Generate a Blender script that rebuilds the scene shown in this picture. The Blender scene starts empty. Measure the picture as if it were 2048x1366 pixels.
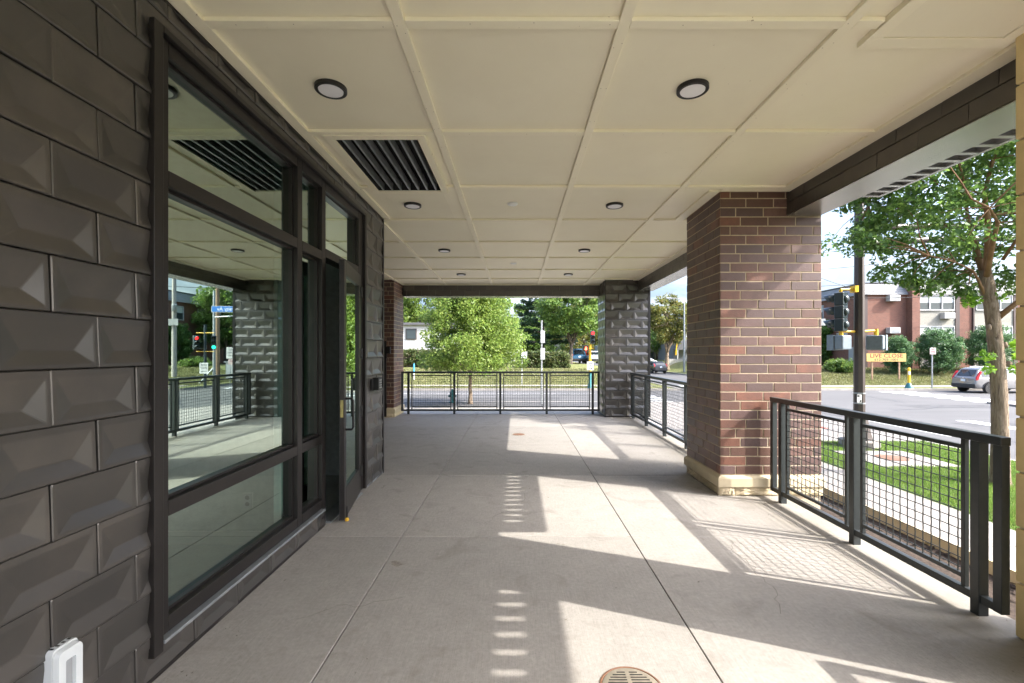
import bpy, bmesh, math, random
import numpy as np
from mathutils import Vector, Matrix, Quaternion
R = math.radians
random.seed(7); rng = np.random.default_rng(7)
scene = bpy.context.scene
COL = scene.collection

# ------------------------------------------------------------------ camera, sky, sun, exposure
EYE = 1.58; FPX = 910.0; CX, CY = 1032.0, 705.0          # photograph: 2048 px wide, 16 mm lens, level camera
cam_d = bpy.data.cameras.new('camera'); cam = bpy.data.objects.new('camera', cam_d); COL.objects.link(cam)
cam.location = (0, 0, EYE); cam.rotation_euler = (R(90), 0, 0)
cam_d.sensor_width = 36.0; cam_d.lens = 36.0 * FPX / 2048
cam_d.shift_x = -(CX - 1024) / 2048; cam_d.shift_y = (CY - 683) / 2048
cam_d.clip_start = 0.05; cam_d.clip_end = 3000
scene.camera = cam

SUN_D = Vector((-1.13, 0.45, -1.0)).normalized()          # travel direction of the sunlight
S = -SUN_D
world = bpy.data.worlds.new('World'); scene.world = world; world.use_nodes = True
wn = world.node_tree.nodes; wl = world.node_tree.links; wn.clear()
w_out = wn.new('ShaderNodeOutputWorld'); w_bg = wn.new('ShaderNodeBackground')
sky = wn.new('ShaderNodeTexSky'); sky.sky_type = 'NISHITA'; sky.sun_disc = False
sky.sun_elevation = math.asin(S.z); sky.sun_rotation = math.atan2(S.x, S.y)
sky.air_density = 1.0; sky.dust_density = 10.0; sky.ozone_density = 6.0; sky.altitude = 200
w_tc = wn.new('ShaderNodeTexCoord'); w_map = wn.new('ShaderNodeMapping'); w_map.inputs['Scale'].default_value = (1.6, 1.6, 5.0)
w_noise = wn.new('ShaderNodeTexNoise'); w_noise.inputs['Scale'].default_value = 2.2; w_noise.inputs['Detail'].default_value = 7; w_noise.inputs['Roughness'].default_value = .58
w_ramp = wn.new('ShaderNodeValToRGB'); w_ramp.color_ramp.elements[0].position = .46; w_ramp.color_ramp.elements[1].position = .84
w_ramp.color_ramp.elements[1].color = (.75, .75, .75, 1)
w_mix = wn.new('ShaderNodeMixRGB'); w_mix.inputs['Color2'].default_value = (4.2, 4.6, 5.2, 1)
wl.new(w_tc.outputs['Generated'], w_map.inputs['Vector']); wl.new(w_map.outputs[0], w_noise.inputs['Vector'])
wl.new(w_noise.outputs['Fac'], w_ramp.inputs['Fac']); wl.new(w_ramp.outputs[0], w_mix.inputs['Fac'])
wl.new(sky.outputs[0], w_mix.inputs['Color1']); wl.new(w_mix.outputs[0], w_bg.inputs['Color'])
w_bg.inputs['Strength'].default_value = 0.15
wl.new(w_bg.outputs[0], w_out.inputs['Surface'])

sun_d = bpy.data.lights.new('sun', 'SUN'); sun = bpy.data.objects.new('sun', sun_d); COL.objects.link(sun)
sun_d.energy = 2.0; sun_d.angle = R(0.45); sun_d.color = (1.0, .95, .87)
sun.rotation_euler = SUN_D.to_track_quat('-Z', 'Y').to_euler(); sun.location = (30, -12, 27)

scene.view_settings.view_transform = 'Standard'; scene.view_settings.look = 'None'
scene.view_settings.gamma = 1.0; scene.view_settings.use_curve_mapping = False
scene.view_settings.exposure = 2.4
scene.render.engine = 'CYCLES'
cy = scene.cycles
cy.max_bounces = 14; cy.diffuse_bounces = 8; cy.glossy_bounces = 6; cy.transmission_bounces = 6; cy.transparent_max_bounces = 24
cy.caustics_reflective = False; cy.caustics_refractive = False; cy.sample_clamp_indirect = 6.0
try:
    cy.use_denoising = True; cy.denoiser = 'OPENIMAGEDENOISE'
except Exception: pass

# ------------------------------------------------------------------ materials
MATS = {}
class NT:
    def __init__(s, name):
        s.m = bpy.data.materials.new(name); s.m.use_nodes = True
        s.n = s.m.node_tree.nodes; s.l = s.m.node_tree.links
        s.b = s.n['Principled BSDF']; s.out = s.n['Material Output']
        MATS[name] = s.m
    def new(s, t, **kw):
        nd = s.n.new(t)
        for k, v in kw.items():
            if k in nd.inputs.keys(): nd.inputs[k].default_value = v
            else: setattr(nd, k, v)
        return nd
    def link(s, a, b): s.l.new(a, b)
    def coord(s, kind='Object', scale=(1, 1, 1), rot=(0, 0, 0)):
        if kind == 'World': g = s.new('ShaderNodeNewGeometry').outputs['Position']
        else: g = s.new('ShaderNodeTexCoord').outputs[kind]
        mp = s.new('ShaderNodeMapping'); mp.inputs['Scale'].default_value = scale; mp.inputs['Rotation'].default_value = rot
        s.link(g, mp.inputs['Vector']); return mp.outputs[0]
    def noise(s, vec, scale, detail=4, rough=.55, dist=0):
        nd = s.new('ShaderNodeTexNoise'); nd.inputs['Scale'].default_value = scale; nd.inputs['Detail'].default_value = detail
        nd.inputs['Roughness'].default_value = rough; nd.inputs['Distortion'].default_value = dist
        s.link(vec, nd.inputs['Vector']); return nd.outputs['Fac']
    def ramp(s, fac, stops):
        nd = s.new('ShaderNodeValToRGB'); e = nd.color_ramp.elements
        while len(e) < len(stops): e.new(.5)
        for k, (p, c) in enumerate(stops):
            e[k].position = p; e[k].color = (*c, 1) if len(c) == 3 else c
        s.link(fac, nd.inputs['Fac']); return nd.outputs[0]
    def mix(s, fac, a, b, mode='MIX'):
        nd = s.new('ShaderNodeMixRGB', blend_type=mode)
        for inp, v in (('Fac', fac), ('Color1', a), ('Color2', b)):
            if hasattr(v, 'is_linked') or hasattr(v, 'links'): s.link(v, nd.inputs[inp])
            elif isinstance(v, tuple): nd.inputs[inp].default_value = (*v, 1) if len(v) == 3 else v
            else: nd.inputs[inp].default_value = v
        return nd.outputs[0]
    def math(s, op, a, b=0.0):
        nd = s.new('ShaderNodeMath', operation=op)
        for k, v in enumerate((a, b)):
            if hasattr(v, 'links'): s.link(v, nd.inputs[k])
            else: nd.inputs[k].default_value = v
        return nd.outputs[0]
    def bump(s, h, strength=.3, dist=.01):
        nd = s.new('ShaderNodeBump'); nd.inputs['Strength'].default_value = strength; nd.inputs['Distance'].default_value = dist
        s.link(h, nd.inputs['Height']); s.link(nd.outputs[0], s.b.inputs['Normal'])
    def base(s, c):
        if hasattr(c, 'links'): s.link(c, s.b.inputs['Base Color'])
        else: s.b.inputs['Base Color'].default_value = (*c, 1)
        return s
    def pbr(s, rough=.5, metal=0, spec=.5):
        s.b.inputs['Roughness'].default_value = rough; s.b.inputs['Metallic'].default_value = metal
        s.b.inputs['Specular IOR Level'].default_value = spec; return s

def simple(name, c, rough=.5, metal=0, var=.12, nscale=14, bump=0, spec=.5, space='Object', bscale=60):
    t = NT(name).pbr(rough, metal, spec)
    v = t.coord(space); f = t.noise(v, nscale, 5)
    lo = tuple(x * (1 - var) for x in c); hi = tuple(min(1, x * (1 + var)) for x in c)
    t.base(t.ramp(f, [(.3, lo), (.7, hi)]))
    if bump: t.bump(t.noise(v, bscale, 3), bump, .004)
    return t.m

def by_object(name, cols, rough=.6, metal=0, nscale=9, amt=.35, bump=.25, bscale=90, spec=.5, specks=False):
    """colour picked per object, with its own grain"""
    t = NT(name).pbr(rough, metal, spec)
    rnd = t.new('ShaderNodeObjectInfo').outputs['Random']
    c = t.ramp(rnd, [(k / len(cols), x) for k, x in enumerate(cols)])
    t.n[-1].color_ramp.interpolation = 'CONSTANT'
    v = t.coord('World'); f = t.noise(v, nscale, 6, .6)
    c2 = t.mix(t.ramp(f, [(.38, (0, 0, 0)), (.66, (1, 1, 1))]), c, tuple(np.mean(np.array(cols), 0) * .62))
    c2 = t.mix(amt, c, c2)
    if specks:
        f2 = t.noise(v, 110, 2); c2 = t.mix(t.ramp(f2, [(.66, (0, 0, 0)), (.72, (1, 1, 1))]), c2, (.02, .015, .014))
    t.base(c2); t.bump(t.noise(v, bscale, 3), bump, .004)
    return t.m

# --- building
t = NT('dark_zinc').pbr(.36, .65, .6)
v = t.coord('World'); rnd = t.new('ShaderNodeObjectInfo').outputs['Random']
c = t.ramp(rnd, [(0, (.100, .094, .088)), (1, (.150, .136, .124))])
t.base(t.mix(t.ramp(t.noise(v, 5, 5), [(.35, (0, 0, 0)), (.75, (1, 1, 1))]), c, (.095, .092, .088)))
rr = t.new('ShaderNodeMapRange'); rr.inputs['To Min'].default_value = .24; rr.inputs['To Max'].default_value = .40
t.link(t.noise(v, 7, 5), rr.inputs['Value']); t.link(rr.outputs[0], t.b.inputs['Roughness'])
t.bump(t.noise(v, 130, 3), .12, .002)
simple('bronze_frame', (.024, .021, .020), .36, .35, .08, 20, .05)
simple('rail_paint', (.030, .035, .036), .34, .1, .12, 30, .12)
simple('black_metal', (.012, .012, .012), .45, .1, .1)
simple('dark_void', (.006, .006, .006), .9, 0, .05)
t = NT('soffit_metal').pbr(.26, .75); v = t.coord('World')
t.base(t.ramp(t.noise(v, 3, 4), [(.3, (.30, .30, .28)), (.7, (.38, .37, .35))]))
t = NT('ceiling_paint').pbr(.55, 0, .35); v = t.coord('World')
c = t.ramp(t.noise(v, 1.3, 6, .6), [(.3, (.835, .775, .60)), (.7, (.885, .83, .655))])
hs = t.new('ShaderNodeHueSaturation'); t.link(c, hs.inputs['Color']); m2 = t.new('ShaderNodeMapRange'); m2.inputs['To Min'].default_value = .965; m2.inputs['To Max'].default_value = 1.02
t.link(t.new('ShaderNodeObjectInfo').outputs['Random'], m2.inputs['Value']); t.link(m2.outputs[0], hs.inputs['Value']); c = hs.outputs[0]
c = t.mix(t.ramp(t.noise(v, 31, 2), [(.755, (0, 0, 0)), (.775, (.5, .5, .5))]), c, (.55, .48, .36))
t.base(c); t.bump(t.noise(v, 240, 3), .10, .002)
t = NT('trim_paint').pbr(.5, 0, .35); v = t.coord('World')
c = t.ramp(t.noise(v, 2.2, 4), [(.3, (.85, .79, .61)), (.7, (.88, .82, .645))])
t.base(t.mix(t.ramp(t.noise(v, 26, 2), [(.74, (0, 0, 0)), (.77, (1, 1, 1))]), c, (.45, .38, .27))); t.bump(t.noise(v, 120, 3), .12, .002)
by_object('brick', [(.118, .062, .045), (.148, .070, .050), (.095, .060, .055), (.190, .082, .054), (.128, .076, .068), (.102, .065, .062), (.158, .088, .072), (.120, .062, .046), (.138, .084, .078)], .48, 0, 8, .6, .45, 70, .5, True)
simple('mortar', (.47, .39, .275), .9, 0, .12, 30, .4, .3, 'World')
by_object('limestone', [(.56, .47, .31), (.61, .52, .36), (.52, .44, .29)], .85, 0, 6, .25, .35, 40, .3)
by_object('rock_face', [(.55, .46, .29), (.60, .50, .34), (.48, .40, .26)], .9, 0, 9, .35, .9, 25, .3)
by_object('block', [(.68, .53, .27), (.71, .56, .30), (.64, .50, .25)], .85, 0, 7, .2, .35, 80, .3)
simple('nail_spot', (.42, .36, .26), .7)
simple('white_plastic', (.62, .65, .66), .35, 0, .03)
simple('grey_plastic', (.30, .31, .32), .4, 0, .05)
simple('diffuser', (.86, .85, .88), .5, 0, .02)
simple('yellow_rubber', (.75, .45, .02), .5)
simple('brass_latch', (.35, .30, .12), .35, .8)
simple('interior_wall_paint', (.58, .64, .62), .8)
simple('interior_floor', (.45, .49, .47), .4, 0, .15, 2)
simple('white_trim', (.80, .80, .78), .5, 0, .03)

t = NT('slab_concrete').pbr(.72, 0, .4)
v = t.coord('World'); n1 = t.noise(v, 1.1, 8, .66, .9); n2 = t.noise(v, 6, 6, .6); n3 = t.noise(t.coord('World', (60, 2.2, 1)), 3, 4); n4 = t.noise(v, 150, 2)
rnd = t.new('ShaderNodeObjectInfo').outputs['Random']
c = t.ramp(n1, [(.26, (.275, .262, .245)), (.42, (.385, .367, .343)), (.6, (.445, .424, .396)), (.78, (.515, .49, .455))])
c = t.mix(.45, c, t.ramp(n2, [(.3, (.31, .292, .27)), (.7, (.55, .522, .485))]))
c = t.mix(.36, c, t.ramp(n3, [(.3, (.26, .24, .215)), (.7, (.56, .515, .465))]))
n6 = t.noise(v, 38, 4, .7)
c = t.mix(.30, c, t.ramp(n6, [(.32, (.26, .235, .21)), (.68, (.56, .52, .475))]))
c = t.mix(t.ramp(n4, [(.62, (0, 0, 0)), (.72, (.75, .75, .75))]), c, (.20, .17, .145))
n5 = t.noise(v, 2.6, 3, .5, 1.2)
c = t.mix(t.ramp(n5, [(.58, (0, 0, 0)), (.74, (.42, .42, .42))]), c, (.20, .175, .15))
# damp, mossy dirt along the outer edge under the railings
sxyz = t.new('ShaderNodeSeparateXYZ'); t.link(t.new('ShaderNodeNewGeometry').outputs['Position'], sxyz.inputs[0])
ed = t.new('ShaderNodeMapRange'); ed.inputs['From Min'].default_value = 2.35; ed.inputs['From Max'].default_value = 2.78; t.link(t.math('ADD', sxyz.outputs[0], t.math('MULTIPLY', n2, .25)), ed.inputs['Value'])
c = t.mix(t.math('MULTIPLY', ed.outputs[0], t.ramp(n1, [(.3, (.25, .25, .25)), (.7, (.75, .75, .75))])), c, (.23, .205, .15))
hsv = t.new('ShaderNodeHueSaturation'); t.link(c, hsv.inputs['Color'])
mr = t.new('ShaderNodeMapRange'); mr.inputs['To Min'].default_value = .645; mr.inputs['To Max'].default_value = .755; t.link(rnd, mr.inputs['Value']); t.link(mr.outputs[0], hsv.inputs['Value'])
t.base(hsv.outputs[0]); t.bump(t.mix(.5, n3, n4), .22, .004)
simple('joint', (.10, .085, .07), .95)
simple('cast_iron', (.34, .30, .235), .5, .45, .2, 30, .2)
simple('rusty_iron', (.20, .10, .06), .7, .3, .35, 12, .3)
simple('stain', (.20, .175, .15), .6, 0, .3, 40)

def glassmat(name, tint, ior=2.9, add=.29):
    t = NT(name); t.n.remove(t.b)
    tr = t.new('ShaderNodeBsdfTransparent'); tr.inputs[0].default_value = (*tint, 1)
    gl = t.new('ShaderNodeBsdfGlossy'); gl.inputs['Roughness'].default_value = 0.0; gl.inputs[0].default_value = (.80, .97, .86, 1)
    fr = t.new('ShaderNodeFresnel'); fr.inputs['IOR'].default_value = ior
    ad = t.new('ShaderNodeMath', operation='ADD', use_clamp=True); ad.inputs[1].default_value = add
    t.link(fr.outputs[0], ad.inputs[0])
    mx = t.new('ShaderNodeMixShader'); t.link(ad.outputs[0], mx.inputs[0]); t.link(tr.outputs[0], mx.inputs[1]); t.link(gl.outputs[0], mx.inputs[2])
    t.link(mx.outputs[0], t.out.inputs['Surface']); return t.m
glassmat('store_glass', (.58, .86, .78))

# --- street
t = NT('asphalt').pbr(.85, 0, .3); v = t.coord('World')
c = t.ramp(t.noise(v, .25, 6, .6), [(.3, (.082, .079, .078)), (.7, (.115, .111, .109))])
c = t.mix(.3, c, t.ramp(t.noise(t.coord('World', (.4, 3, 1)), .8, 4), [(.35, (.05, .05, .05)), (.7, (.12, .117, .115))]))
c = t.mix(.25, c, t.ramp(t.noise(v, 40, 3), [(.3, (.04, .04, .04)), (.7, (.16, .155, .15))])); t.base(c); t.bump(t.noise(v, 90, 2), .2, .004)
t = NT('pavement').pbr(.85, 0, .3); v = t.coord('World')
c = t.ramp(t.noise(v, 1.1, 6, .6), [(.3, (.22, .20, .18)), (.7, (.285, .26, .235))])
t.base(t.mix(.25, c, t.ramp(t.noise(v, 30, 3), [(.3, (.15, .135, .12)), (.7, (.34, .31, .28))]))); t.bump(t.noise(v, 70, 2), .15, .003)
simple('kerb_concrete', (.29, .27, .245), .85, 0, .15, 3, .2, .3, 'World')
t = NT('road_paint').pbr(.7); v = t.coord('World')
t.base(t.mix(t.ramp(t.noise(v, 9, 6, .7), [(.58, (0, 0, 0)), (.72, (1, 1, 1))]), (.74, .74, .73), (.30, .29, .29)))
simple('bounce_concrete', (.48, .45, .41), .85, 0, .12, 2, .2, .3, 'World')  # pale, to throw light back under the porch
simple('mulch', (.055, .04, .03), .95, 0, .5, 30, .8, .2, 'World')
t = NT('turf').pbr(.9, 0, .2); v = t.coord('World')
t.base(t.mix(.5, t.ramp(t.noise(v, .6, 6, .65), [(.3, (.085, .15, .03)), (.7, (.12, .19, .04))]), t.ramp(t.noise(v, 14, 4), [(.3, (.05, .10, .02)), (.7, (.16, .22, .06))]))); t.bump(t.noise(v, 60, 3), .6, .03)
t = NT('dry_turf').pbr(.9, 0, .2); v = t.coord('World')
t.base(t.mix(.4, t.ramp(t.noise(v, .22, 6, .65, .5), [(.3, (.085, .12, .03)), (.55, (.15, .155, .055)), (.75, (.20, .18, .085))]), t.ramp(t.noise(v, 3, 5), [(.3, (.07, .09, .03)), (.7, (.22, .20, .09))]))); t.bump(t.noise(v, 25, 3), .8, .05)
simple('asphalt_new', (.075, .073, .073), .85, 0, .2, 3, .2, .3, 'World')
simple('tar', (.022, .022, .023), .6)
simple('tactile_red', (.33, .075, .05), .7)
simple('pole_bronze', (.055, .042, .036), .4, .3, .1)
simple('galvanised', (.32, .34, .355), .42, .6, .12, 8)
simple('signal_yellow', (.72, .43, .02), .4, 0, .05)
simple('signal_black', (.025, .040, .047), .3, 0, .1)
simple('ped_blue_grey', (.16, .20, .235), .45, 0, .1)
simple('teal_paint', (.02, .13, .14), .45)
simple('blue_post', (.06, .32, .55), .45)
simple('sign_white', (.52, .52, .51), .5, 0, .04)
simple('sign_pinkish', (.46, .36, .345), .5, 0, .05)
simple('sign_back', (.24, .25, .25), .45, .4)
simple('sign_blue', (.015, .16, .52), .45)
simple('sign_cream', (.44, .30, .085), .55)
simple('ink_red', (.14, .003, .012), .6)
simple('ink_black', (.02, .02, .02), .6)
simple('ink_white', (.82, .82, .82), .6)
simple('wood_pole', (.24, .155, .095), .85, 0, .3, 8, .4)
simple('grey_pole', (.33, .31, .28), .8, 0, .2, 8, .3)
simple('wire_black', (.02, .02, .02), .6)
simple('lens_dark', (.03, .035, .02), .2)
def emit(name, c, s):
    t = NT(name); t.base(c); t.b.inputs['Emission Color'].default_value = (*c, 1); t.b.inputs['Emission Strength'].default_value = s; return t.m
emit('lamp_red', (.9, .02, .02), 1.6); emit('lamp_green', (.02, .7, .45), 1.4); emit('hand_red', (.95, .12, .06), 1.6)
# far buildings
t = NT('far_brick').pbr(.85, 0, .3)
tcv = t.new('ShaderNodeNewGeometry').outputs['Position']; sx = t.new('ShaderNodeSeparateXYZ'); t.link(tcv, sx.inputs[0])
cb = t.new('ShaderNodeCombineXYZ'); t.link(t.math('ADD', sx.outputs[0], sx.outputs[1]), cb.inputs[0]); t.link(sx.outputs[2], cb.inputs[1])
bt = t.new('ShaderNodeTexBrick'); bt.inputs['Scale'].default_value = 1.0; bt.inputs['Brick Width'].default_value = .22; bt.inputs['Row Height'].default_value = .075; bt.inputs['Mortar Size'].default_value = .008
bt.inputs['Color1'].default_value = (.20, .078, .052, 1); bt.inputs['Color2'].default_value = (.125, .052, .038, 1); bt.inputs['Mortar'].default_value = (.24, .18, .145, 1)
t.link(cb.outputs[0], bt.inputs['Vector'])
t.base(t.mix(.25, bt.outputs['Color'], t.ramp(t.noise(tcv, 1.5, 6), [(.3, (.11, .045, .032)), (.7, (.24, .11, .08))])))
t = NT('shingle').pbr(.75, 0, .3); tcv = t.new('ShaderNodeNewGeometry').outputs['Position']; sx = t.new('ShaderNodeSeparateXYZ'); t.link(tcv, sx.inputs[0])
cb = t.new('ShaderNodeCombineXYZ'); t.link(t.math('ADD', sx.outputs[0], sx.outputs[1]), cb.inputs[0]); t.link(sx.outputs[2], cb.inputs[1])
bt = t.new('ShaderNodeTexBrick'); bt.inputs['Scale'].default_value = 1.0; bt.inputs['Brick Width'].default_value = .55; bt.inputs['Row Height'].default_value = .2; bt.inputs['Mortar Size'].default_value = .012
bt.inputs['Color1'].default_value = (.26, .258, .255, 1); bt.inputs['Color2'].default_value = (.20, .20, .20, 1); bt.inputs['Mortar'].default_value = (.12, .12, .13, 1)
t.link(cb.outputs[0], bt.inputs['Vector']); t.base(bt.outputs['Color'])
simple('stucco', (.30, .285, .245), .9, 0, .25, 30, .4, .3, 'World')
simple('siding_white', (.50, .49, .47), .6, 0, .05)
simple('siding_grey', (.16, .17, .19), .7, 0, .1)
simple('brown_post', (.06, .04, .035), .6)
simple('window_white', (.50, .50, .49), .5)
t = NT('far_glass').pbr(.06, 0, .9); t.base((.05, .065, .07))
simple('curtain', (.5, .52, .5), .8)
simple('ac_white', (.46, .46, .44), .5, 0, .05)
simple('roof_dark', (.09, .09, .095), .8)
simple('green_roof', (.03, .13, .11), .5, .2)
simple('fence_white', (.50, .48, .45), .7)
# cars
def paint(name, c, rough=.25, metal=.4):
    t = NT(name).pbr(rough, metal); t.base(c); t.b.inputs['Coat Weight'].default_value = .6; t.b.inputs['Coat Roughness'].default_value = .06; return t.m
paint('paint_silver', (.25, .245, .245)); paint('paint_black', (.02, .023, .03)); paint('paint_blue', (.02, .09, .16)); paint('paint_pale', (.42, .45, .47))
t = NT('car_glass').pbr(.04, 0, .8); t.base((.012, .016, .02))
simple('tyre', (.015, .015, .015), .8); simple('alloy', (.50, .50, .50), .3, .7, .05); simple('tail_red', (.5, .01, .015), .2); simple('head_clear', (.6, .6, .6), .15)
simple('black_trim', (.02, .02, .022), .6); simple('plate_white', (.62, .68, .72), .5)
# plants
def leafmat(name, cols, trans=.45, rough=.45):
    t = NT(name).pbr(rough, 0, .4)
    rnd = t.new('ShaderNodeNewGeometry').outputs['Random Per Island']
    c = t.ramp(rnd, [(k / (len(cols) - 1), x) for k, x in enumerate(cols)])
    c = t.mix(.35, c, t.ramp(t.noise(t.coord('World'), .9, 3), [(.35, cols[0]), (.7, cols[-2])]))
    t.base(c)
    tl = t.new('ShaderNodeBsdfTranslucent'); hs = t.new('ShaderNodeHueSaturation'); hs.inputs['Value'].default_value = 1.7; hs.inputs['Hue'].default_value = .485
    t.link(c, hs.inputs['Color']); t.link(hs.outputs[0], tl.inputs['Color'])
    mx = t.new('ShaderNodeMixShader'); mx.inputs[0].default_value = trans
    t.link(t.b.outputs[0], mx.inputs[1]); t.link(tl.outputs[0], mx.inputs[2]); t.link(mx.outputs[0], t.out.inputs['Surface']); return t.m
leafmat('leaf_near', [(.045, .105, .03), (.075, .155, .035), (.11, .205, .042), (.16, .265, .06)], .46, .35)
leafmat('leaf_lime', [(.085, .15, .028), (.135, .215, .04), (.19, .275, .055), (.26, .30, .085)], .45)
leafmat('leaf_mid', [(.055, .12, .025), (.095, .175, .036), (.135, .22, .045), (.19, .24, .065)], .42)
leafmat('leaf_yellow', [(.07, .10, .022), (.11, .14, .03), (.16, .15, .035), (.20, .15, .04)], .4)
leafmat('needle', [(.022, .055, .025), (.035, .08, .03), (.05, .10, .035)], .2, .5)
leafmat('juniper', [(.05, .115, .045), (.08, .165, .06), (.115, .21, .08)], .25, .6)
leafmat('hedge_leaf', [(.04, .075, .02), (.065, .11, .025), (.11, .13, .04), (.14, .10, .05)], .35)
leafmat('bright_sprout', [(.10, .22, .02), (.14, .28, .03), (.18, .32, .04)], .5)
leafmat('blade', [(.06, .125, .022), (.09, .18, .03), (.125, .22, .04), (.22, .22, .085)], .38)
leafmat('dry_blade', [(.08, .11, .03), (.12, .14, .045), (.17, .16, .07), (.22, .19, .10)], .3)
t = NT('bark').pbr(.9, 0, .2); v = t.coord('World', (9, 9, 1.6)); f = t.noise(v, 2.2, 6, .65, .8)
t.base(t.ramp(f, [(.32, (.12, .088, .06)), (.5, (.25, .19, .135)), (.75, (.36, .29, .22))])); t.bump(f, 1.0, .06)
t = NT('limb_bark').pbr(.85, 0, .2); v = t.coord('World', (4, 4, 2)); f = t.noise(v, 3, 5)
t.base(t.ramp(f, [(.3, (.17, .095, .052)), (.7, (.27, .165, .10))])); t.bump(f, .5, .01)
simple('dark_bark', (.09, .07, .055), .9, 0, .3, 6, .5)
M = MATS

# ------------------------------------------------------------------ mesh helpers
class MB:
    def __init__(s): s.V = []; s.F = []; s.I = []; s.mi = 0
    def add(s, verts, faces):
        o = len(s.V); s.V += [tuple(v) for v in verts]; s.F += [tuple(o + i for i in f) for f in faces]; s.I += [s.mi] * len(faces); return s
    def box(s, x0, x1, y0, y1, z0, z1):
        return s.add([(x0, y0, z0), (x1, y0, z0), (x1, y1, z0), (x0, y1, z0), (x0, y0, z1), (x1, y0, z1), (x1, y1, z1), (x0, y1, z1)],
                     [(0, 3, 2, 1), (4, 5, 6, 7), (0, 1, 5, 4), (1, 2, 6, 5), (2, 3, 7, 6), (3, 0, 4, 7)])
    def quad(s, *p): return s.add(p, [tuple(range(len(p)))])
    def tube(s, p0, p1, r0, r1=None, n=8, caps=True):
        r1 = r0 if r1 is None else r1; p0 = Vector(p0); p1 = Vector(p1); d = (p1 - p0).normalized()
        a = d.orthogonal().normalized(); b = d.cross(a); vs = []
        for p, r in ((p0, r0), (p1, r1)):
            for k in range(n):
                q = 2 * math.pi * k / n; vs.append(p + (a * math.cos(q) + b * math.sin(q)) * r)
        fs = [(k, (k + 1) % n, n + (k + 1) % n, n + k) for k in range(n)]
        if caps: fs += [tuple(reversed(range(n))), tuple(range(n, 2 * n))]
        return s.add(vs, fs)
    def path(s, pts, rad, n=6):
        pts = [Vector(p) for p in pts]; rs = rad if isinstance(rad, (list, tuple)) else [rad] * len(pts)
        vs = []; fs = []; a = None
        for i, p in enumerate(pts):
            d = (pts[min(i + 1, len(pts) - 1)] - pts[max(i - 1, 0)]).normalized()
            if a is None: a = d.orthogonal().normalized()
            else: a = (a - d * a.dot(d)).normalized()
            b = d.cross(a)
            for k in range(n):
                q = 2 * math.pi * k / n; vs.append(p + (a * math.cos(q) + b * math.sin(q)) * rs[i])
        for i in range(len(pts) - 1):
            for k in range(n): fs.append((i * n + k, i * n + (k + 1) % n, (i + 1) * n + (k + 1) % n, (i + 1) * n + k))
        fs += [tuple(reversed(range(n))), tuple(range((len(pts) - 1) * n, len(pts) * n))]
        return s.add(vs, fs)
    def lathe(s, prof, c=(0, 0, 0), n=24, axis='z'):
        vs = []; fs = []
        for r, h in prof:
            for k in range(n):
                q = 2 * math.pi * k / n
                p = (r * math.cos(q), r * math.sin(q), h)
                if axis == 'x': p = (h, p[0], p[1])
                if axis == 'y': p = (p[1], h, p[0])
                vs.append((p[0] + c[0], p[1] + c[1], p[2] + c[2]))
        for i in range(len(prof) - 1):
            for k in range(n): fs.append((i * n + k, i * n + (k + 1) % n, (i + 1) * n + (k + 1) % n, (i + 1) * n + k))
        fs += [tuple(reversed(range(n))), tuple(range((len(prof) - 1) * n, len(prof) * n))]
        return s.add(vs, fs)
    def prism(s, poly, axis, a, b):
        n = len(poly)
        def P(u, v, w): return {'x': (w, u, v), 'y': (u, w, v), 'z': (u, v, w)}[axis]
        return s.add([P(u, v, a) for u, v in poly] + [P(u, v, b) for u, v in poly],
                     [tuple(range(n)), tuple(reversed(range(n, 2 * n)))] + [(k, n + k, n + (k + 1) % n, (k + 1) % n) for k in range(n)])
    def mesh(s, name, mats, smooth=False, fix=True):
        me = bpy.data.meshes.new(name); me.from_pydata(s.V, [], s.F)
        for m in (mats if isinstance(mats, list) else [mats]): me.materials.append(M[m] if isinstance(m, str) else m)
        if any(s.I): me.polygons.foreach_set('material_index', s.I)
        if fix:
            bm = bmesh.new(); bm.from_mesh(me); bmesh.ops.recalc_face_normals(bm, faces=bm.faces); bm.to_mesh(me); bm.free()
        if smooth:
            me.polygons.foreach_set('use_smooth', [True] * len(me.polygons))
            if smooth != 'all':
                try: me.set_sharp_from_angle(angle=R(38))
                except Exception: pass
        me.update(); return me
    def build(s, name, mats, parent=None, loc=None, smooth=False, bevel=0, fix=True):
        return put(name, s.mesh(name, mats, smooth, fix), parent, loc, bevel)

def put(name, me, parent=None, loc=None, bevel=0, rot=None):
    """link one mesh object; geometry is in world coordinates unless loc (world) is given"""
    o = bpy.data.objects.new(name, me); COL.objects.link(o)
    w = Vector(loc) if loc is not None else Vector((0, 0, 0))
    if parent is not None:
        o.parent = parent; w = w - wpos(parent)
    o.location = w
    if rot is not None: o.rotation_euler = rot
    if bevel:
        b = o.modifiers.new('bevel', 'BEVEL'); b.width = bevel; b.segments = 2; b.limit_method = 'ANGLE'; b.angle_limit = R(40); b.harden_normals = False
    return o
def wpos(o):
    p = Vector(o.location); q = o.parent
    while q is not None: p = p + q.location; q = q.parent
    return p
def tag(o, label=None, cat=None, group=None, kind=None):
    if label: o['label'] = label
    if cat: o['category'] = cat
    if group: o['group'] = group
    if kind: o['kind'] = kind
    return o
def thing(name, label, cat, loc=(0, 0, 0), group=None, rz=0):
    o = bpy.data.objects.new(name, None); COL.objects.link(o); o.location = loc; o.rotation_euler = (0, 0, rz); o.empty_display_size = .2
    return tag(o, label, cat, group)
def local(name, mb, mats, parent, smooth=False, bevel=0, loc=(0, 0, 0), rot=None):
    """part built in its parent's own coordinates"""
    o = put(name, mb.mesh(name, mats, smooth), None, None, bevel, rot); o.parent = parent; o.location = loc; return o
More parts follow.
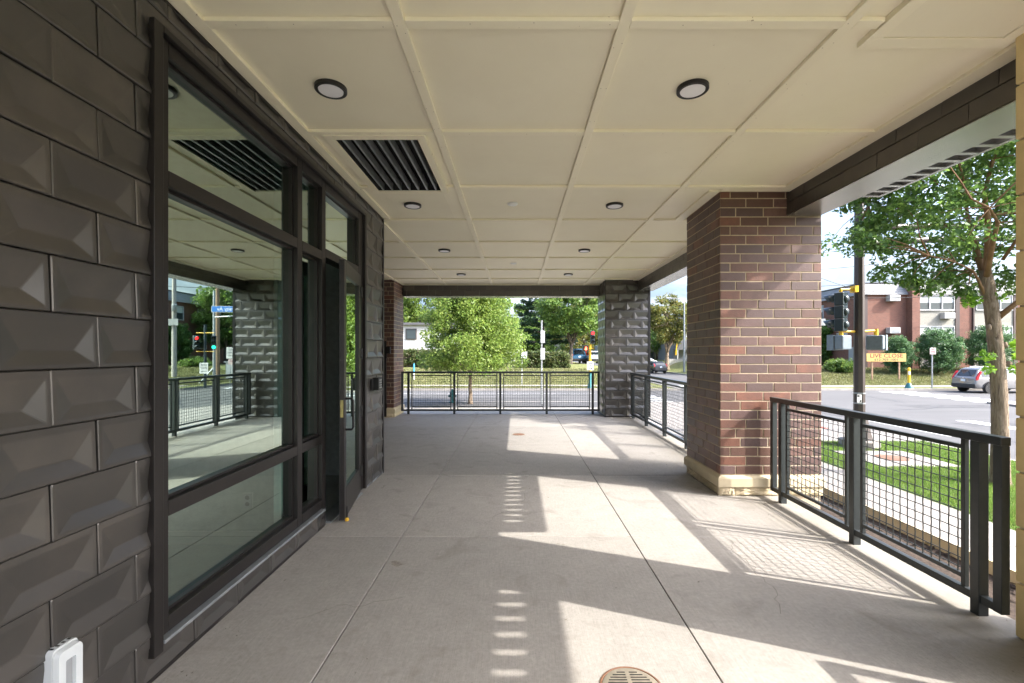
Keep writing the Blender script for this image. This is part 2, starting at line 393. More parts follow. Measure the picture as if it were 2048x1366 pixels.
def copy_tree(o, parent=None):
    c = o.copy(); COL.objects.link(c); c.parent = parent
    for ch in [x for x in KIDS.get(o.name, [])]: pass
    return c
KIDS = {}
def clone(root, loc, label=None, rz=None):
    r = root.copy(); COL.objects.link(r); r.location = loc
    if rz is not None: r.rotation_euler = (0, 0, rz)
    if label: r['label'] = label
    def rec(a, b):
        for ch in list(a.children):
            c = ch.copy(); COL.objects.link(c); c.parent = b; rec(ch, c)
    rec(root, r); return r
def struct(o): o['kind'] = 'structure'; return o
def text_mesh(txt, size, depth=.004, name='lettering', mat='ink_black', mirror=False, sx=1.0):
    cu = bpy.data.curves.new(name, 'FONT'); cu.body = txt; cu.size = size; cu.extrude = depth; cu.align_x = 'CENTER'; cu.align_y = 'CENTER'; cu.resolution_u = 2; cu.offset = size * .012
    o = bpy.data.objects.new('tmp', cu); COL.objects.link(o)
    dg = bpy.context.evaluated_depsgraph_get(); me = bpy.data.meshes.new_from_object(o.evaluated_get(dg)); me.name = name
    bpy.data.objects.remove(o); bpy.data.curves.remove(cu)
    me.transform(Matrix.Diagonal((sx, 1, 1, 1))); me.materials.clear(); me.materials.append(M[mat]); return me

# ================================================================== THE PORCH
CEIL = 3.36
WX = -1.76                       # face of the tiled wall
# ---- floor slabs
floor = MB().box(-4.6, 2.93, -3.2, 12.32, -.30, -.035).build('floor', 'joint'); struct(floor)
jx = [-4.55, -2.95, -.98, .988, 2.95]; jy = [-3.2, -1.88, .05, 1.98, 3.907, 5.86, 7.78, 9.70, 11.6, 12.34]
for i in range(4):
    for j in range(9):
        x0, x1, y0, y1 = jx[i] + .003, jx[i + 1] - .003, jy[j] + .003, jy[j + 1] - .003
        if i < 2 and x1 < -2 and y1 < 6.1: continue
        if i == 1 and y0 < 5.8: x0 = max(x0, WX - .05)
        mb = MB(); b = .003
        mb.add([(x0, y0, -.035), (x1, y0, -.035), (x1, y1, -.035), (x0, y1, -.035), (x0, y0, -b), (x1, y0, -b), (x1, y1, -b), (x0, y1, -b),
                (x0 + b, y0 + b, 0), (x1 - b, y0 + b, 0), (x1 - b, y1 - b, 0), (x0 + b, y1 - b, 0)],
               [(0, 1, 5, 4), (1, 2, 6, 5), (2, 3, 7, 6), (3, 0, 4, 7), (4, 5, 9, 8), (5, 6, 10, 9), (6, 7, 11, 10), (7, 4, 8, 11), (8, 9, 10, 11)])
        mb.build('slab', 'slab_concrete', floor)
struct(MB().box(-4.6, 2.90, -3.2, 12.25, -1.3, -.302).build('foundation', 'kerb_concrete'))
# dark wet stain on the floor
for (sx_, sy_, n_, sc) in ((-.86, 3.42, 3, .045), (-1.55, 5.35, 2, .03), (.38, 3.75, 2, .012)):
    mb = MB()
    for k in range(n_):
        cx_, cy_ = sx_ + random.uniform(-.06, .06), sy_ + random.uniform(-.05, .05); r_ = sc * random.uniform(.6, 1.1)
        mb.quad(*[(cx_ + r_ * (1 + .35 * math.sin(3 * q + k)) * math.cos(q), cy_ + r_ * .6 * (1 + .3 * math.cos(4 * q)) * math.sin(q), .0015 + .0004 * k) for q in [2 * math.pi * i / 14 for i in range(14)]])
    mb.build('stain', 'stain', floor)

mb = MB()
for k in range(420):
    u_ = random.random()
    if u_ < .45: x, y = random.uniform(2.45, 2.9), random.uniform(1.5, 11.5)
    elif u_ < .65: x, y = WX + random.uniform(.04, .22), random.uniform(1.2, 5.9)
    else: x, y = random.uniform(-1.6, 2.7), random.uniform(1.6, 11.5)
    r_ = random.choice((.002, .003, .004, .004, .007)); a = random.uniform(0, 6.28); d = Vector((math.cos(a), math.sin(a), .1)) * r_ * 1.6; e = Vector((-math.sin(a), math.cos(a), 0)) * r_; c = Vector((x, y, .002))
    mb.quad(c - d, c + e, c + d + Vector((0, 0, r_ * .6)), c - e)
tag(mb.build('grit', 'stain', fix=False), kind='stuff')
# hairline cracks in the slabs
mb = MB()
for (x, y, a, L_) in ((-.3, 4.2, 1.2, 1.1), (.45, 6.2, .5, 1.0), (-1.3, 2.7, .2, .7), (1.6, 2.75, 1.3, 1.2), (-.6, 8.3, .9, 1.2)):
    p = Vector((x, y, .0012))
    for k in range(int(L_ / .06)):
        a2 = a + random.uniform(-.7, .7); d = Vector((math.cos(a2), math.sin(a2), 0)); e = Vector((-d.y, d.x, 0)) * random.uniform(.0006, .0015); q = p + d * .06; mb.quad(p - e, q - e, q + e, p + e); p = q
tag(mb.build('crack', 'joint', floor, fix=False), kind='stuff')

# ---- embossed metal tiles
TW, TH = .381, .2165
TC = {}
def tile_mesh(u0, u1, v0, v1, flat=False, th=TH):
    """tile in (u, v, w) = local (x, z, -y): face looks towards -y; cut to u0..u1, v0..v1"""
    key = (round(u0, 3), round(u1, 3), round(v0, 3), round(v1, 3), flat, round(th, 3))
    if key in TC: return TC[key]
    g = .0022; lip = .007
    def w(v, d): return -(d + lip * (1 - v / th))
    def P(u, v, d): return (u, w(v, d), v)
    vs = [P(g, .002, .012), P(TW - g, .002, .012), P(TW - g, th - .001, .012), P(g, th - .001, .012)]
    back = [(g, .03, .002), (TW - g, .03, .002), (TW - g, .03, th - .001), (g, .03, th - .001)]
    if flat:
        vs += back
        fs = [(0, 1, 2, 3), (0, 4, 5, 1), (1, 5, 6, 2), (3, 2, 6, 7), (0, 3, 7, 4)]
    else:
        r = .020
        vs += [P(r, .017, .012), P(TW - r, .017, .012), P(TW - r, th - .030, .012), P(r, th - .030, .012),
               P(.094, .074, -.004), P(TW - .094, .074, -.004)] + back
        fs = [(0, 1, 5, 4), (1, 2, 6, 5), (2, 3, 7, 6), (3, 0, 4, 7), (7, 6, 9, 8), (8, 9, 5, 4), (7, 8, 4), (6, 5, 9),
              (0, 10, 11, 1), (1, 11, 12, 2), (3, 2, 12, 13), (0, 3, 13, 10)]
    me = bpy.data.meshes.new('tile'); me.from_pydata(vs, [], fs); me.materials.append(M['dark_zinc'])
    bm = bmesh.new(); bm.from_mesh(me); bmesh.ops.recalc_face_normals(bm, faces=bm.faces)
    nn = sum((f.normal * f.calc_area() for f in bm.faces), Vector())
    if nn.y > 0: bmesh.ops.reverse_faces(bm, faces=bm.faces)
    for co, no in (((u0, 0, 0), (-1, 0, 0)), ((u1, 0, 0), (1, 0, 0)), ((0, 0, v0), (0, 0, -1)), ((0, 0, v1), (0, 0, 1))):
        bmesh.ops.bisect_plane(bm, geom=bm.verts[:] + bm.edges[:] + bm.faces[:], plane_co=co, plane_no=no, clear_outer=True, dist=1e-6)
    if not flat and len(bm.edges):
        try: bmesh.ops.bevel(bm, geom=[e for e in bm.edges if len(e.link_faces) == 2], offset=.0035, segments=1, affect='EDGES', clamp_overlap=True)
        except Exception: pass
    bm.to_mesh(me); bm.free(); TC[key] = me; return me
def tile_face(parent, origin, rot, length, z0, z1, off, holes=(), flat=False, th=TH, zrow=0.0):
    """clad a vertical face with tiles: origin = lower start, u runs along the rotated x axis"""
    k0 = int(math.floor((z0 - zrow) / th)); k1 = int(math.ceil((z1 - zrow) / th))
    ca, sa = math.cos(rot), math.sin(rot)
    for k in range(k0, k1):
        za, zb = max(z0, zrow + k * th), min(z1, zrow + (k + 1) * th)
        if zb - za < .012: continue
        s = (off + (.5 * TW if k % 2 else 0)) % TW
        a = s - TW
        while a < length:
            ua, ub = max(a, 0), min(a + TW, length)
            if ub - ua > .012:
                parts = [(ua, ub, za, zb)]
                for (hu0, hu1, hz0, hz1) in holes:
                    nxt = []
                    for (p, q, r_, s_) in parts:
                        if q <= hu0 or p >= hu1 or s_ <= hz0 or r_ >= hz1: nxt.append((p, q, r_, s_)); continue
                        if r_ < hz0: nxt.append((p, q, r_, hz0))
                        if s_ > hz1: nxt.append((p, q, hz1, s_))
                        rr0, rr1 = max(r_, hz0), min(s_, hz1)
                        if p < hu0: nxt.append((p, hu0, rr0, rr1))
                        if q > hu1: nxt.append((hu1, q, rr0, rr1))
                    parts = nxt
                for (p, q, r_, s_) in parts:
                    if q - p < .012 or s_ - r_ < .012: continue
                    zr = zrow + k * th
                    me = tile_mesh(p - a, q - a, r_ - zr, s_ - zr, flat, th)
                    put('tile', me, parent, (origin[0] + ca * a, origin[1] + sa * a, zr), 0, (random.uniform(-.012, .012), random.uniform(-.002, .002), rot + random.uniform(-.011, .011)))
            a += TW

# left wall of the storefront: face looks +X, so u runs along +Y  (rot = +90 deg puts local -y at +x)
wall = thing('tiled_wall', 'dark embossed metal tiled wall around the storefront window on the left', 'wall', (WX, 3, 0))
Y0W, Y1W = -1.2, 5.965
tile_face(wall, (WX, Y0W, 0), R(90), Y1W - Y0W, .0, CEIL - .03, (1.709 - Y0W) % TW, holes=((2.19 - Y0W, 5.28 - Y0W, .165, 3.155), (4.16 - Y0W, 5.28 - Y0W, -.1, 3.155)))
mb = MB()
mb.box(WX - .20, WX - .034, Y0W - 2, 2.2, 0, CEIL + .2).box(WX - .20, WX - .034, 5.27, 5.96, 0, CEIL + .2).box(WX - .20, WX - .034, 2.2, 5.27, 3.16, CEIL + .2).box(WX - .20, WX - .034, 2.2, 4.16, 0, .16)
mb.build('backing', 'dark_void', wall)
mb = MB().box(WX - .03, WX + .022, 5.962, 6.0, 0, CEIL - .004); mb.build('corner_trim', 'bronze_frame', wall, bevel=.003)
mb = MB().box(WX - .03, WX + .02, Y0W, 4.14, 0, .022); mb.build('base_flashing', 'bronze_frame', wall, bevel=.003)
mb = MB().box(WX - .03, WX + .02, 5.30, 5.96, 0, .022); mb.build('base_flashing', 'galvanised', wall, bevel=.003)
mb = MB().box(WX - .03, WX + .018, Y0W, 5.96, CEIL - .04, CEIL - .022); mb.build('head_flashing', 'bronze_frame', wall)
MB().box(-4.5, WX - .035, 5.93, 5.999, 0, CEIL + .2).build('return_wall', 'dark_zinc', wall)

# ---- storefront frame with panes
sf = thing('storefront_window', 'bronze aluminium storefront window frame with reflecting panes on the left', 'window', (WX, 3.7, 0))
fx0, fx1 = WX - .115, WX + .004
def bar(name, y0, y1, z0, z1, x0=fx0, x1=fx1, m='bronze_frame'): return MB().box(x0, x1, y0, y1, z0, z1).build(name, m, sf, bevel=.003)
for (a, b, za, zb) in ((2.232, 2.30, .17, 3.15), (3.66, 3.74, .17, 3.15), (4.12, 4.20, 0.02, 3.15), (5.08, 5.215, 0.02, 3.15)): bar('mullion', a, b, za, zb)
for (a, b) in ((2.302, 3.658), (3.742, 4.118)):
    bar('sill_bar', a, b, .17, .25); bar('crossbar', a, b, .755, .83); bar('transom_bar', a, b, 2.42, 2.50); bar('head_bar', a, b, 3.075, 3.15)
bar('transom_bar', 4.202, 5.078, 2.46, 2.54); bar('head_bar', 4.202, 5.078, 3.075, 3.15)
bar('threshold', 4.202, 5.078, .001, .018, WX - .11, WX + .05, 'galvanised')
# flange trim round the opening, proud of the tiles
for (a, b, za, zb) in ((2.172, 2.23, .115, 3.185), (5.217, 5.275, .02, 3.185)): MB().box(WX - .05, WX + .034, a, b, za, zb).build('jamb_trim', 'bronze_frame', sf, bevel=.003)
MB().box(WX - .05, WX + .034, 2.232, 5.215, 3.152, 3.185).build('head_trim', 'bronze_frame', sf, bevel=.003)
MB().box(WX - .05, WX + .040, 2.232, 4.118, .150, .168).build('sill_trim', 'galvanised', sf, bevel=.003)
# glazing stops and panes
gx = WX - .062
def pane(y0, y1, z0, z1):
    s_ = .016
    mb = MB(); mb.box(gx - .03, gx + .03, y0, y0 + s_, z0, z1).box(gx - .03, gx + .03, y1 - s_, y1, z0, z1).box(gx - .03, gx + .03, y0 + s_, y1 - s_, z0, z0 + s_).box(gx - .03, gx + .03, y0 + s_, y1 - s_, z1 - s_, z1)
    st = mb.build('glazing_stop', 'bronze_frame', sf)
    pn = MB().quad((gx, y0 + s_, z0 + s_), (gx, y1 - s_, z0 + s_), (gx, y1 - s_, z1 - s_), (gx, y0 + s_, z1 - s_)).build('pane', 'store_glass', sf)
for (a, b) in ((2.302, 3.658), (3.742, 4.118)):
    for (za, zb) in ((.252, .753), (.832, 2.418), (2.502, 3.073)): pane(a, b, za, zb)
pane(4.202, 5.078, 2.542, 3.073)

# ---- glazed door, a little open
DA = R(9.5)
door = thing('glass_door', 'narrow glazed bronze entrance door standing slightly ajar beside the storefront', 'door', (WX + .03, 5.07, 0), rz=-DA * -1)
L, dt = .875, .045
dl = MB(); dl.box(-dt, 0, -.10, -.002, .03, 2.44).box(-dt, 0, -L, -L + .09, .03, 2.44).box(-dt, 0, -L + .09, -.10, .03, .31).box(-dt, 0, -L + .09, -.10, 2.31, 2.44)
local('leaf', dl, 'bronze_frame', door, bevel=.003)
local('pane', MB().quad((-.022, -L + .09, .31), (-.022, -.10, .31), (-.022, -.10, 2.31), (-.022, -L + .09, 2.31)), 'store_glass', door)
h = MB().path([(0, -L + .045, .86), (.055, -L + .045, .86), (.07, -L + .045, .88), (.07, -L + .045, 1.13), (.055, -L + .045, 1.15), (0, -L + .045, 1.15)], .011, 8)
local('handle', h, 'black_metal', door, smooth=True)
for z in (.27, .93, 1.57, 2.25):
    local('hinge', MB().tube((.006, .012, z - .055), (.006, .012, z + .055), .012, n=10).box(-.004, .003, -.04, .01, z - .05, z + .05), 'black_metal', door)
local('latch', MB().box(-.036, -.010, -L - .003, -L + .002, .98, 1.14).box(-.03, -.016, -L - .012, -L, 1.03, 1.06), 'brass_latch', door)
local('weather_strip', MB().box(-.046, -.040, -L - .006, -L + .01, .03, 2.44), 'black_metal', door)
ks = MB().tube((.012, -L + .05, .14), (.012, -L + .05, .03), .007, n=8); local('door_stop', ks, 'black_metal', door)
local('stop_tip', MB().lathe([(.004, .004), (.017, .006), (.019, .02), (.012, .034), (.004, .036)], (.012, -L + .05, 0), 12), 'yellow_rubber', door, smooth=True)

struct(MB().box(-14, 2.9, -16, -3.21, -.35, -.02).build('bounce_ground', 'bounce_concrete'))  # unseen bright ground added behind the camera to bounce sunlight onto the ceiling
# ---- room behind the glass
struct(MB().box(-6.5, WX - .12, -2.5, 8.0, -.08, -.002).build('interior_floor', 'interior_floor'))
iw = MB().box(-6.5, WX - .24, 3.755, 3.90, 0, 3.05).box(-6.6, -6.5, -2.5, 8, 0, 3.4).box(-6.5, WX - .2, -2.6, -2.5, 0, 3.4).box(-6.5, -4.51, 5.9, 6.1, 0, 3.4)
iw.box(-4.5, WX - .21, 5.861, 5.925, 0, 3.4)
struct(iw.build('interior_wall', 'interior_wall_paint'))
struct(MB().box(-6.5, WX - .2, -2.5, 5.86, 3.2, 3.3).build('interior_ceiling', 'interior_wall_paint'))
tag(MB().box(-6.5, WX - .245, 3.735, 3.753, .0, .11).build('baseboard', 'white_trim'), kind='structure')
struct(MB().box(WX - .20, WX - .118, 2.30, 3.66, .13, .168).build('interior_sill', 'white_trim'))
ou = thing('wall_outlet', 'white power outlet on the inside wall seen through the lower pane', 'outlet', (-2.21, 3.75, .36))
local('cover_plate', MB().box(-.042, .042, -.008, .004, -.064, .064), 'white_plastic', ou, bevel=.003)
for z in (-.026, .026):
    local('socket', MB().lathe([(.017, -.0115), (.019, -.0085)], (0, 0, z), 14, 'y').box(-.008, -.005, -.0125, -.0115, z - .004, z + .007).box(.005, .008, -.0125, -.0115, z - .004, z + .007), 'grey_plastic', ou)

# ---- weatherproof cover at the lower left
wc = thing('outlet_cover', 'white weatherproof outlet cover low on the dark tiled wall', 'outlet cover', (WX + .012, 1.735, .355))
def rrect(y0, y1, z0, z1, r, n=4):
    out = []
    for (cy_, cz_, a0) in ((y1 - r, z1 - r, 0), (y0 + r, z1 - r, 90), (y0 + r, z0 + r, 180), (y1 - r, z0 + r, 270)):
        for k in range(n + 1): q = R(a0 + 90 * k / n); out.append((cy_ + r * math.cos(q), cz_ + r * math.sin(q)))
    return out
local('base', MB().prism(rrect(-.050, .050, -.10, .115, .018), 'x', -.01, .030), 'white_plastic', wc, smooth=True, bevel=.002)
ro = rrect(-.050, .050, -.11, .108, .022); ri = rrect(-.020, .020, -.055, .062, .006)
mb = MB(); n = len(ro)
mb.add([(.032, u, v_) for u, v_ in ro] + [(.052, u * .93, v_ * .95) for u, v_ in ro] + [(.052, u, v_) for u, v_ in ri] + [(.036, u, v_) for u, v_ in ri],
       [(k, (k + 1) % n, n + (k + 1) % n, n + k) for k in range(n)] + [(n + k, n + (k + 1) % n, 2 * n + (k + 1) % n, 2 * n + k) for k in range(n)] +
       [(2 * n + k, 2 * n + (k + 1) % n, 3 * n + (k + 1) % n, 3 * n + k) for k in range(n)])
local('lid', mb, 'white_plastic', wc, smooth=True)
local('lid_window', MB().quad(*[(.037, u, v_) for u, v_ in ri]), 'grey_plastic', wc)
mb = MB()
for k in range(4): mb.box(.008, .020, -.040 + .022 * k, -.032 + .022 * k, .1151, .1165)
local('vent_slot', mb, 'black_metal', wc)
# intercom / key box on the narrow strip of tiles
kb = thing('intercom_box', 'black intercom box with keypad on the narrow tiled strip by the door', 'intercom', (WX + .01, 5.62, 1.19))
local('housing', MB().box(0, .075, -.075, .075, -.07, .08), 'black_metal', kb, bevel=.006)
local('plate', MB().box(.0, .02, -.15, -.0755, -.06, .07), 'black_metal', kb, bevel=.003)
mb = MB()
for a in range(3):
    for b in range(4): mb.box(.0752, .080, -.045 + .032 * a, -.022 + .032 * a, -.05 + .03 * b, -.03 + .03 * b)
local('keypad', mb, 'grey_plastic', kb)

# ================================================================== CEILING
bx = [-1.826, -.623, .580, 1.783]; by = [2.44 + 1.213 * k for k in range(-4, 8)]
ceil = struct(MB().box(-6.5, 3.3, -3.4, 12.35, 3.62, 3.70).build('ceiling', 'dark_void'))
def panel(x0, x1, y0, y1): MB().box(x0 + .001, x1 - .001, y0 + .001, y1 - .001, CEIL, CEIL + .012).build('ceiling_panel', 'ceiling_paint', ceil)
cx_l = [-4.5, -3.03] + bx + [3.06]
cy_l = [-3.4] + by + [11.92]
HX0, HX1, HY0, HY1 = -1.49, -.81, 3.74, 4.94
for i in range(len(cx_l) - 1):
    for j in range(len(cy_l) - 1):
        x0, x1, y0, y1 = cx_l[i], cx_l[i + 1], cy_l[j], cy_l[j + 1]
        if x1 < -1.8 and y1 < 6.0: continue
        if y0 > 11.91: continue
        if i == 2 and abs(y0 - by[5]) < .01: continue
        if i == 2 and abs(y0 - by[6]) < .01:
            X0, X1, YA, YB = x0, x1, by[5], y1
            panel(X0, HX0, YA, YB); panel(HX1, X1, YA, YB); panel(HX0, HX1, YA, HY0); panel(HX0, HX1, HY1, YB); continue
        panel(x0, x1, y0, y1)
BT, BW = .025, .032
def batten(x0, x1, y0, y1, t=BT): MB().box(x0, x1, y0, y1, CEIL - t, CEIL - .0008).build('batten', 'trim_paint', ceil, bevel=.0025)
for k, x in enumerate(bx):
    if k == 0: batten(x - BW, x + BW, 6.06, 11.88)
    else: batten(x - BW, x + BW, -3.4, 11.88)
for j, y in enumerate(by):
    for i in range(len(cx_l) - 1):
        a, b = cx_l[i], cx_l[i + 1]
        if b < -1.8 and y < 6.05: continue
        a2 = a + BW + .001 if i > 0 else a; b2 = b - BW - .001 if i < len(cx_l) - 2 else 2.858
        if i == 2 and y < 6.05: a2 = WX + .105
        if i == 2 and abs(y - by[6]) < .01:
            batten(HX1 + .072, b2, y - BW, y + BW); batten(a2, HX0 - .072, y - BW, y + BW); continue
        if i == len(cx_l) - 2:
            if 4.95 < y < 6.05: b2 = 2.10
        if i == 5 and y < 2.5 and y > 2.3: b2 = 1.955
        batten(a2, b2, y - BW, y + BW)
batten(WX + .02, WX + .104, -3.4, 6.0, .024)                                    # along the tiled wall
batten(2.86, 2.995, 2.59, 4.83, .024); batten(2.86, 2.995, 6.12, 11.1, .024); batten(2.86, 2.995, -3.4, 1.85, .024)
batten(2.11, 2.225, 4.97, 6.11, .024); batten(2.226, 3.0, 4.83, 4.969, .024)
batten(-2.95, 2.19, 11.89, 11.93, .024); batten(-3.0, -2.93, 6.06, 11.88, .022)
# access panel frame at the upper right
batten(1.96, 2.04, -.5, 2.53, .034); batten(1.96, 2.80, 2.531, 2.615, .034); batten(2.71, 2.80, -.5, 2.53, .034)
MB().box(2.045, 2.705, -.5, 2.525, CEIL - .028, CEIL - .001).build('access_panel', 'ceiling_paint', ceil)
mb = MB()
for x in bx[1:]:
    y = .9
    while y < 7.5:
        for dx in (-.018, .018):
            c = Vector((x + dx + random.uniform(-.004, .004), y + random.uniform(-.05, .05), CEIL - BT - .0006)); mb.quad(*[c + Vector((math.cos(q), math.sin(q), 0)) * .0035 for q in (0, 1.05, 2.1, 3.14, 4.2, 5.24)])
        y += random.uniform(.3, .5)
for y in by[4:8]:
    x = -1.5
    while x < 2.7:
        c = Vector((x, y + random.uniform(-.02, .02), CEIL - BT - .0006)); mb.quad(*[c + Vector((math.cos(q), math.sin(q), 0)) * .0035 for q in (0, 1.05, 2.1, 3.14, 4.2, 5.24)]); x += random.uniform(.3, .5)
tag(mb.build('nail_head', 'nail_spot', ceil, fix=False), kind='stuff')
# ceiling grille
gr = thing('ceiling_grille', 'dark linear bar grille framed in the beige ceiling near the window', 'grille', (-1.15, 4.34, CEIL))
def gb(name, x0, x1, y0, y1, z0, z1, m, bev=.002): return MB().box(x0, x1, y0, y1, z0, z1).build(name, m, gr, bevel=bev)
for (a, b, c_, d_) in ((HX0 - .07, HX0 - .001, HY0 - .07, HY1 + .07), (HX1 + .001, HX1 + .07, HY0 - .07, HY1 + .07), (HX0, HX1, HY0 - .07, HY0 - .001), (HX0, HX1, HY1 + .001, HY1 + .07)):
    gb('frame_board', a, b, c_, d_, CEIL - .034, CEIL - .001, 'trim_paint')
mb = MB(); mb.box(HX0, HX1, HY0, HY1, 3.56, 3.58); mb.box(HX0, HX0 + .006, HY0, HY1, CEIL - .02, 3.56).box(HX1 - .006, HX1, HY0, HY1, CEIL - .02, 3.56).box(HX0, HX1, HY0, HY0 + .006, CEIL - .02, 3.56).box(HX0, HX1, HY1 - .006, HY1, CEIL - .02, 3.56)
mb.build('plenum', 'dark_void', gr)
for k in range(7):
    x = HX0 + .055 + k * .095
    MB().box(x - .008, x + .008, HY0 + .006, HY1 - .006, CEIL - .022, CEIL + .05).build('slat', 'galvanised', gr)
# lamps
lamp0 = thing('ceiling_light', 'x', 'ceiling light', (0, 0, 0), 'round ceiling lights under the porch')
local('rim', MB().lathe([(.1035, 0), (.1035, -.022), (.099, -.026), (.083, -.026), (.080, -.020), (.080, -.010)], (0, 0, 0), 40), 'bronze_frame', lamp0, smooth=True)
local('diffuser', MB().lathe([(.0802, -.012), (.0795, -.0245), (.05, -.0275), (.001, -.028)], (0, 0, 0), 40), 'diffuser', lamp0, smooth=True)
lab = {0: 'nearest', 1: 'second nearest', 2: 'third', 3: 'farthest'}
first = True
for k in range(4):
    for (x, side) in ((-1.243, 'left'), (1.186, 'right')):
        y = 3.056 + 2.42 * k
        extra = {(0, 'left'): 'before the bar grille', (1, 'left'): 'beyond the bar grille'}.get((k, side), '')
        lb = f'{lab[k]} dark rimmed round ceiling light in the {side} row' + (', ' + extra if extra else '')
        if first: lamp0.location = (x, y, CEIL - .0005); lamp0['label'] = lb; first = False
        else: clone(lamp0, (x, y, CEIL - .0005), lb)
sm = tag(MB().lathe([(.062, 0), (.062, -.012), (.05, -.02), (.004, -.022)], (0, 0, 0), 24).build('sprinkler_cover', 'white_trim', None, (-.04, 5.43, CEIL - .0005), smooth=True), 'small white round sprinkler cover between the second pair of ceiling lights', 'sprinkler cover', 'sprinkler covers on the ceiling')
s2 = sm.copy(); COL.objects.link(s2); s2.location = (-.05, 9.05, CEIL - .0005); s2['label'] = 'small white round sprinkler cover farther away, beyond the third pair of lights'
# unseen storeys above, one solid block added to keep the sun off the porch
up = tag(MB().box(-14, 3.33, -3.4, 12.34, 3.702, 12.0).build('storey_sun_block', 'dark_zinc'), 'unseen upper storeys over the porch ceiling, a solid block that keeps the sun out', 'building')

# ================================================================== BEAMS
def beam(label, inner, outer, y0, y1, off, far_cap=True):
    b = thing('roof_beam', label, 'beam', (inner, (y0 + y1) / 2, 3.09), 'dark metal clad beams along the porch')
    MB().box(inner + .03, outer - .006, y0, y1, 3.10, 3.61).build('core', 'dark_void', b)
    th = .133
    tile_face(b, (inner, y1, 0), R(-90), y1 - y0, 3.094, 3.352, off, flat=True, th=th, zrow=3.094)
    MB().box(inner - .012, outer, y0, y1, 3.084, 3.0935).build('soffit', 'soffit_metal', b, bevel=.002)
    MB().box(outer - .005, outer, y0, y1, 3.094, 3.7).build('fascia', 'dark_zinc', b)
    return b
beam('dark metal clad beam between the yellow block pillar and the brick pillar', 3.0, 3.345, 2.54, 5.015, .11)
beam('dark metal clad beam beyond the brick pillar towards the tiled pillar', 3.0, 3.345, 6.005, 11.145, .2)
beam('dark metal clad beam nearest the camera behind the yellow block pillar', 3.0, 3.345, -3.2, 1.89, .2)
bb = thing('roof_beam', 'dark metal clad beam across the far end of the porch', 'beam', (-.4, 12.05, 3.06), 'dark metal clad beams along the porch')
MB().box(-2.96, 2.19, 11.94, 12.28, 3.065, 3.61).build('core', 'dark_void', bb)
tile_face(bb, (-2.96, 11.915, 0), 0, 5.15, 3.06, 3.355, .1, flat=True, th=.15, zrow=3.06)
MB().box(-2.96, 2.19, 11.90, 12.29, 3.05, 3.0595).build('soffit', 'soffit_metal', bb, bevel=.002)

# sunshades: bladed canopy strips outside the beams
def sunshade(label, y0, y1):
    s = thing('sunshade', label, 'sunshade', (3.6, (y0 + y1) / 2, 3.28), 'slotted metal sunshades outside the beams')
    z0, z1 = 3.28, 3.45; xa, xb, xo = 3.597, 3.945, 3.985
    MB().box(3.35, xa, y0, y1, z0, z1).build('inner_channel', 'soffit_metal', s)
    MB().box(xb, xo, y0, y1, z0, z1).build('outer_channel', 'soffit_metal', s)
    for (ea, eb) in ((y0, y0 + .06), (y1 - .05, y1)): MB().box(xa + .001, xb - .001, ea, eb, z0 + .001, z1 - .001).build('end_plate', 'soffit_metal', s)
    y = y0 + .06 + .105
    while y < y1 - .06:
        MB().box(xa + .001, xb - .001, y, y + .016, z0 + .012, z1 - .002).box(xa + .001, xb - .001, y - .028, y + .018, z0 + .001, z0 + .011).build('blade', 'soffit_metal', s)
        y += .152
    return s
sunshade('slotted metal sunshade strip beside the brick pillar above the near railing', 2.52, 4.985)
sunshade('slotted metal sunshade strip overhead on the camera side of the yellow pillar', -3.0, 1.88)

# ================================================================== MASONRY PILLARS
BL, BH = .3048, .1016
BC = {}
def brick_mesh(l, h_, d):
    k = (round(l, 3), round(h_, 3))
    if k not in BC:
        b = .0025
        mb = MB(); x0, x1, z0, z1 = .0058, l - .0058, .0058, h_ - .0058
        mb.add([(x0, 0, z0), (x1, 0, z0), (x1, 0, z1), (x0, 0, z1), (x0, -d + b, z0), (x1, -d + b, z0), (x1, -d + b, z1), (x0, -d + b, z1),
                (x0 + b, -d, z0 + b), (x1 - b, -d, z0 + b), (x1 - b, -d, z1 - b), (x0 + b, -d, z1 - b)],
               [(0, 1, 5, 4), (1, 2, 6, 5), (2, 3, 7, 6), (3, 0, 4, 7), (4, 5, 9, 8), (5, 6, 10, 9), (6, 7, 11, 10), (7, 4, 8, 11), (8, 9, 10, 11)])
        BC[k] = mb.mesh('brick', 'brick')
    return BC[k]
def brick_face(parent, origin, rot, length, z0, z1, shift, d=.012, joined=False, skip_z=None):
    ca, sa = math.cos(rot), math.sin(rot); k = 0; z = z0; mbj = MB()
    while z < z1 - .02:
        hh = min(BH, z1 - z)
        a = -((shift + (.63 * BL if k % 2 else 0) + (.2 * BL if k % 4 > 1 else 0)) % BL)
        while a < length - .004:
            ua, ub = max(a, 0), min(a + BL, length)
            if ub - ua > .03:
                jt = random.uniform(-.0015, .0015)
                if joined:
                    p0 = Vector((origin[0] + ca * ua, origin[1] + sa * ua, z)); m = brick_mesh(ub - ua, hh, d)
                    rm = Matrix.Translation(p0) @ Matrix.Rotation(rot, 4, 'Z')
                    mbj.add([rm @ v_.co for v_ in m.vertices], [tuple(p.vertices) for p in m.polygons])
                else:
                    put('brick', brick_mesh(ub - ua, hh, d), parent, (origin[0] + ca * ua - sa * jt, origin[1] + sa * ua + ca * jt, z), 0, (0, 0, rot))
            a += BL
        z += hh; k += 1
    if joined: tag(mbj.build('brick_course', 'brick', parent, fix=False), kind='stuff')
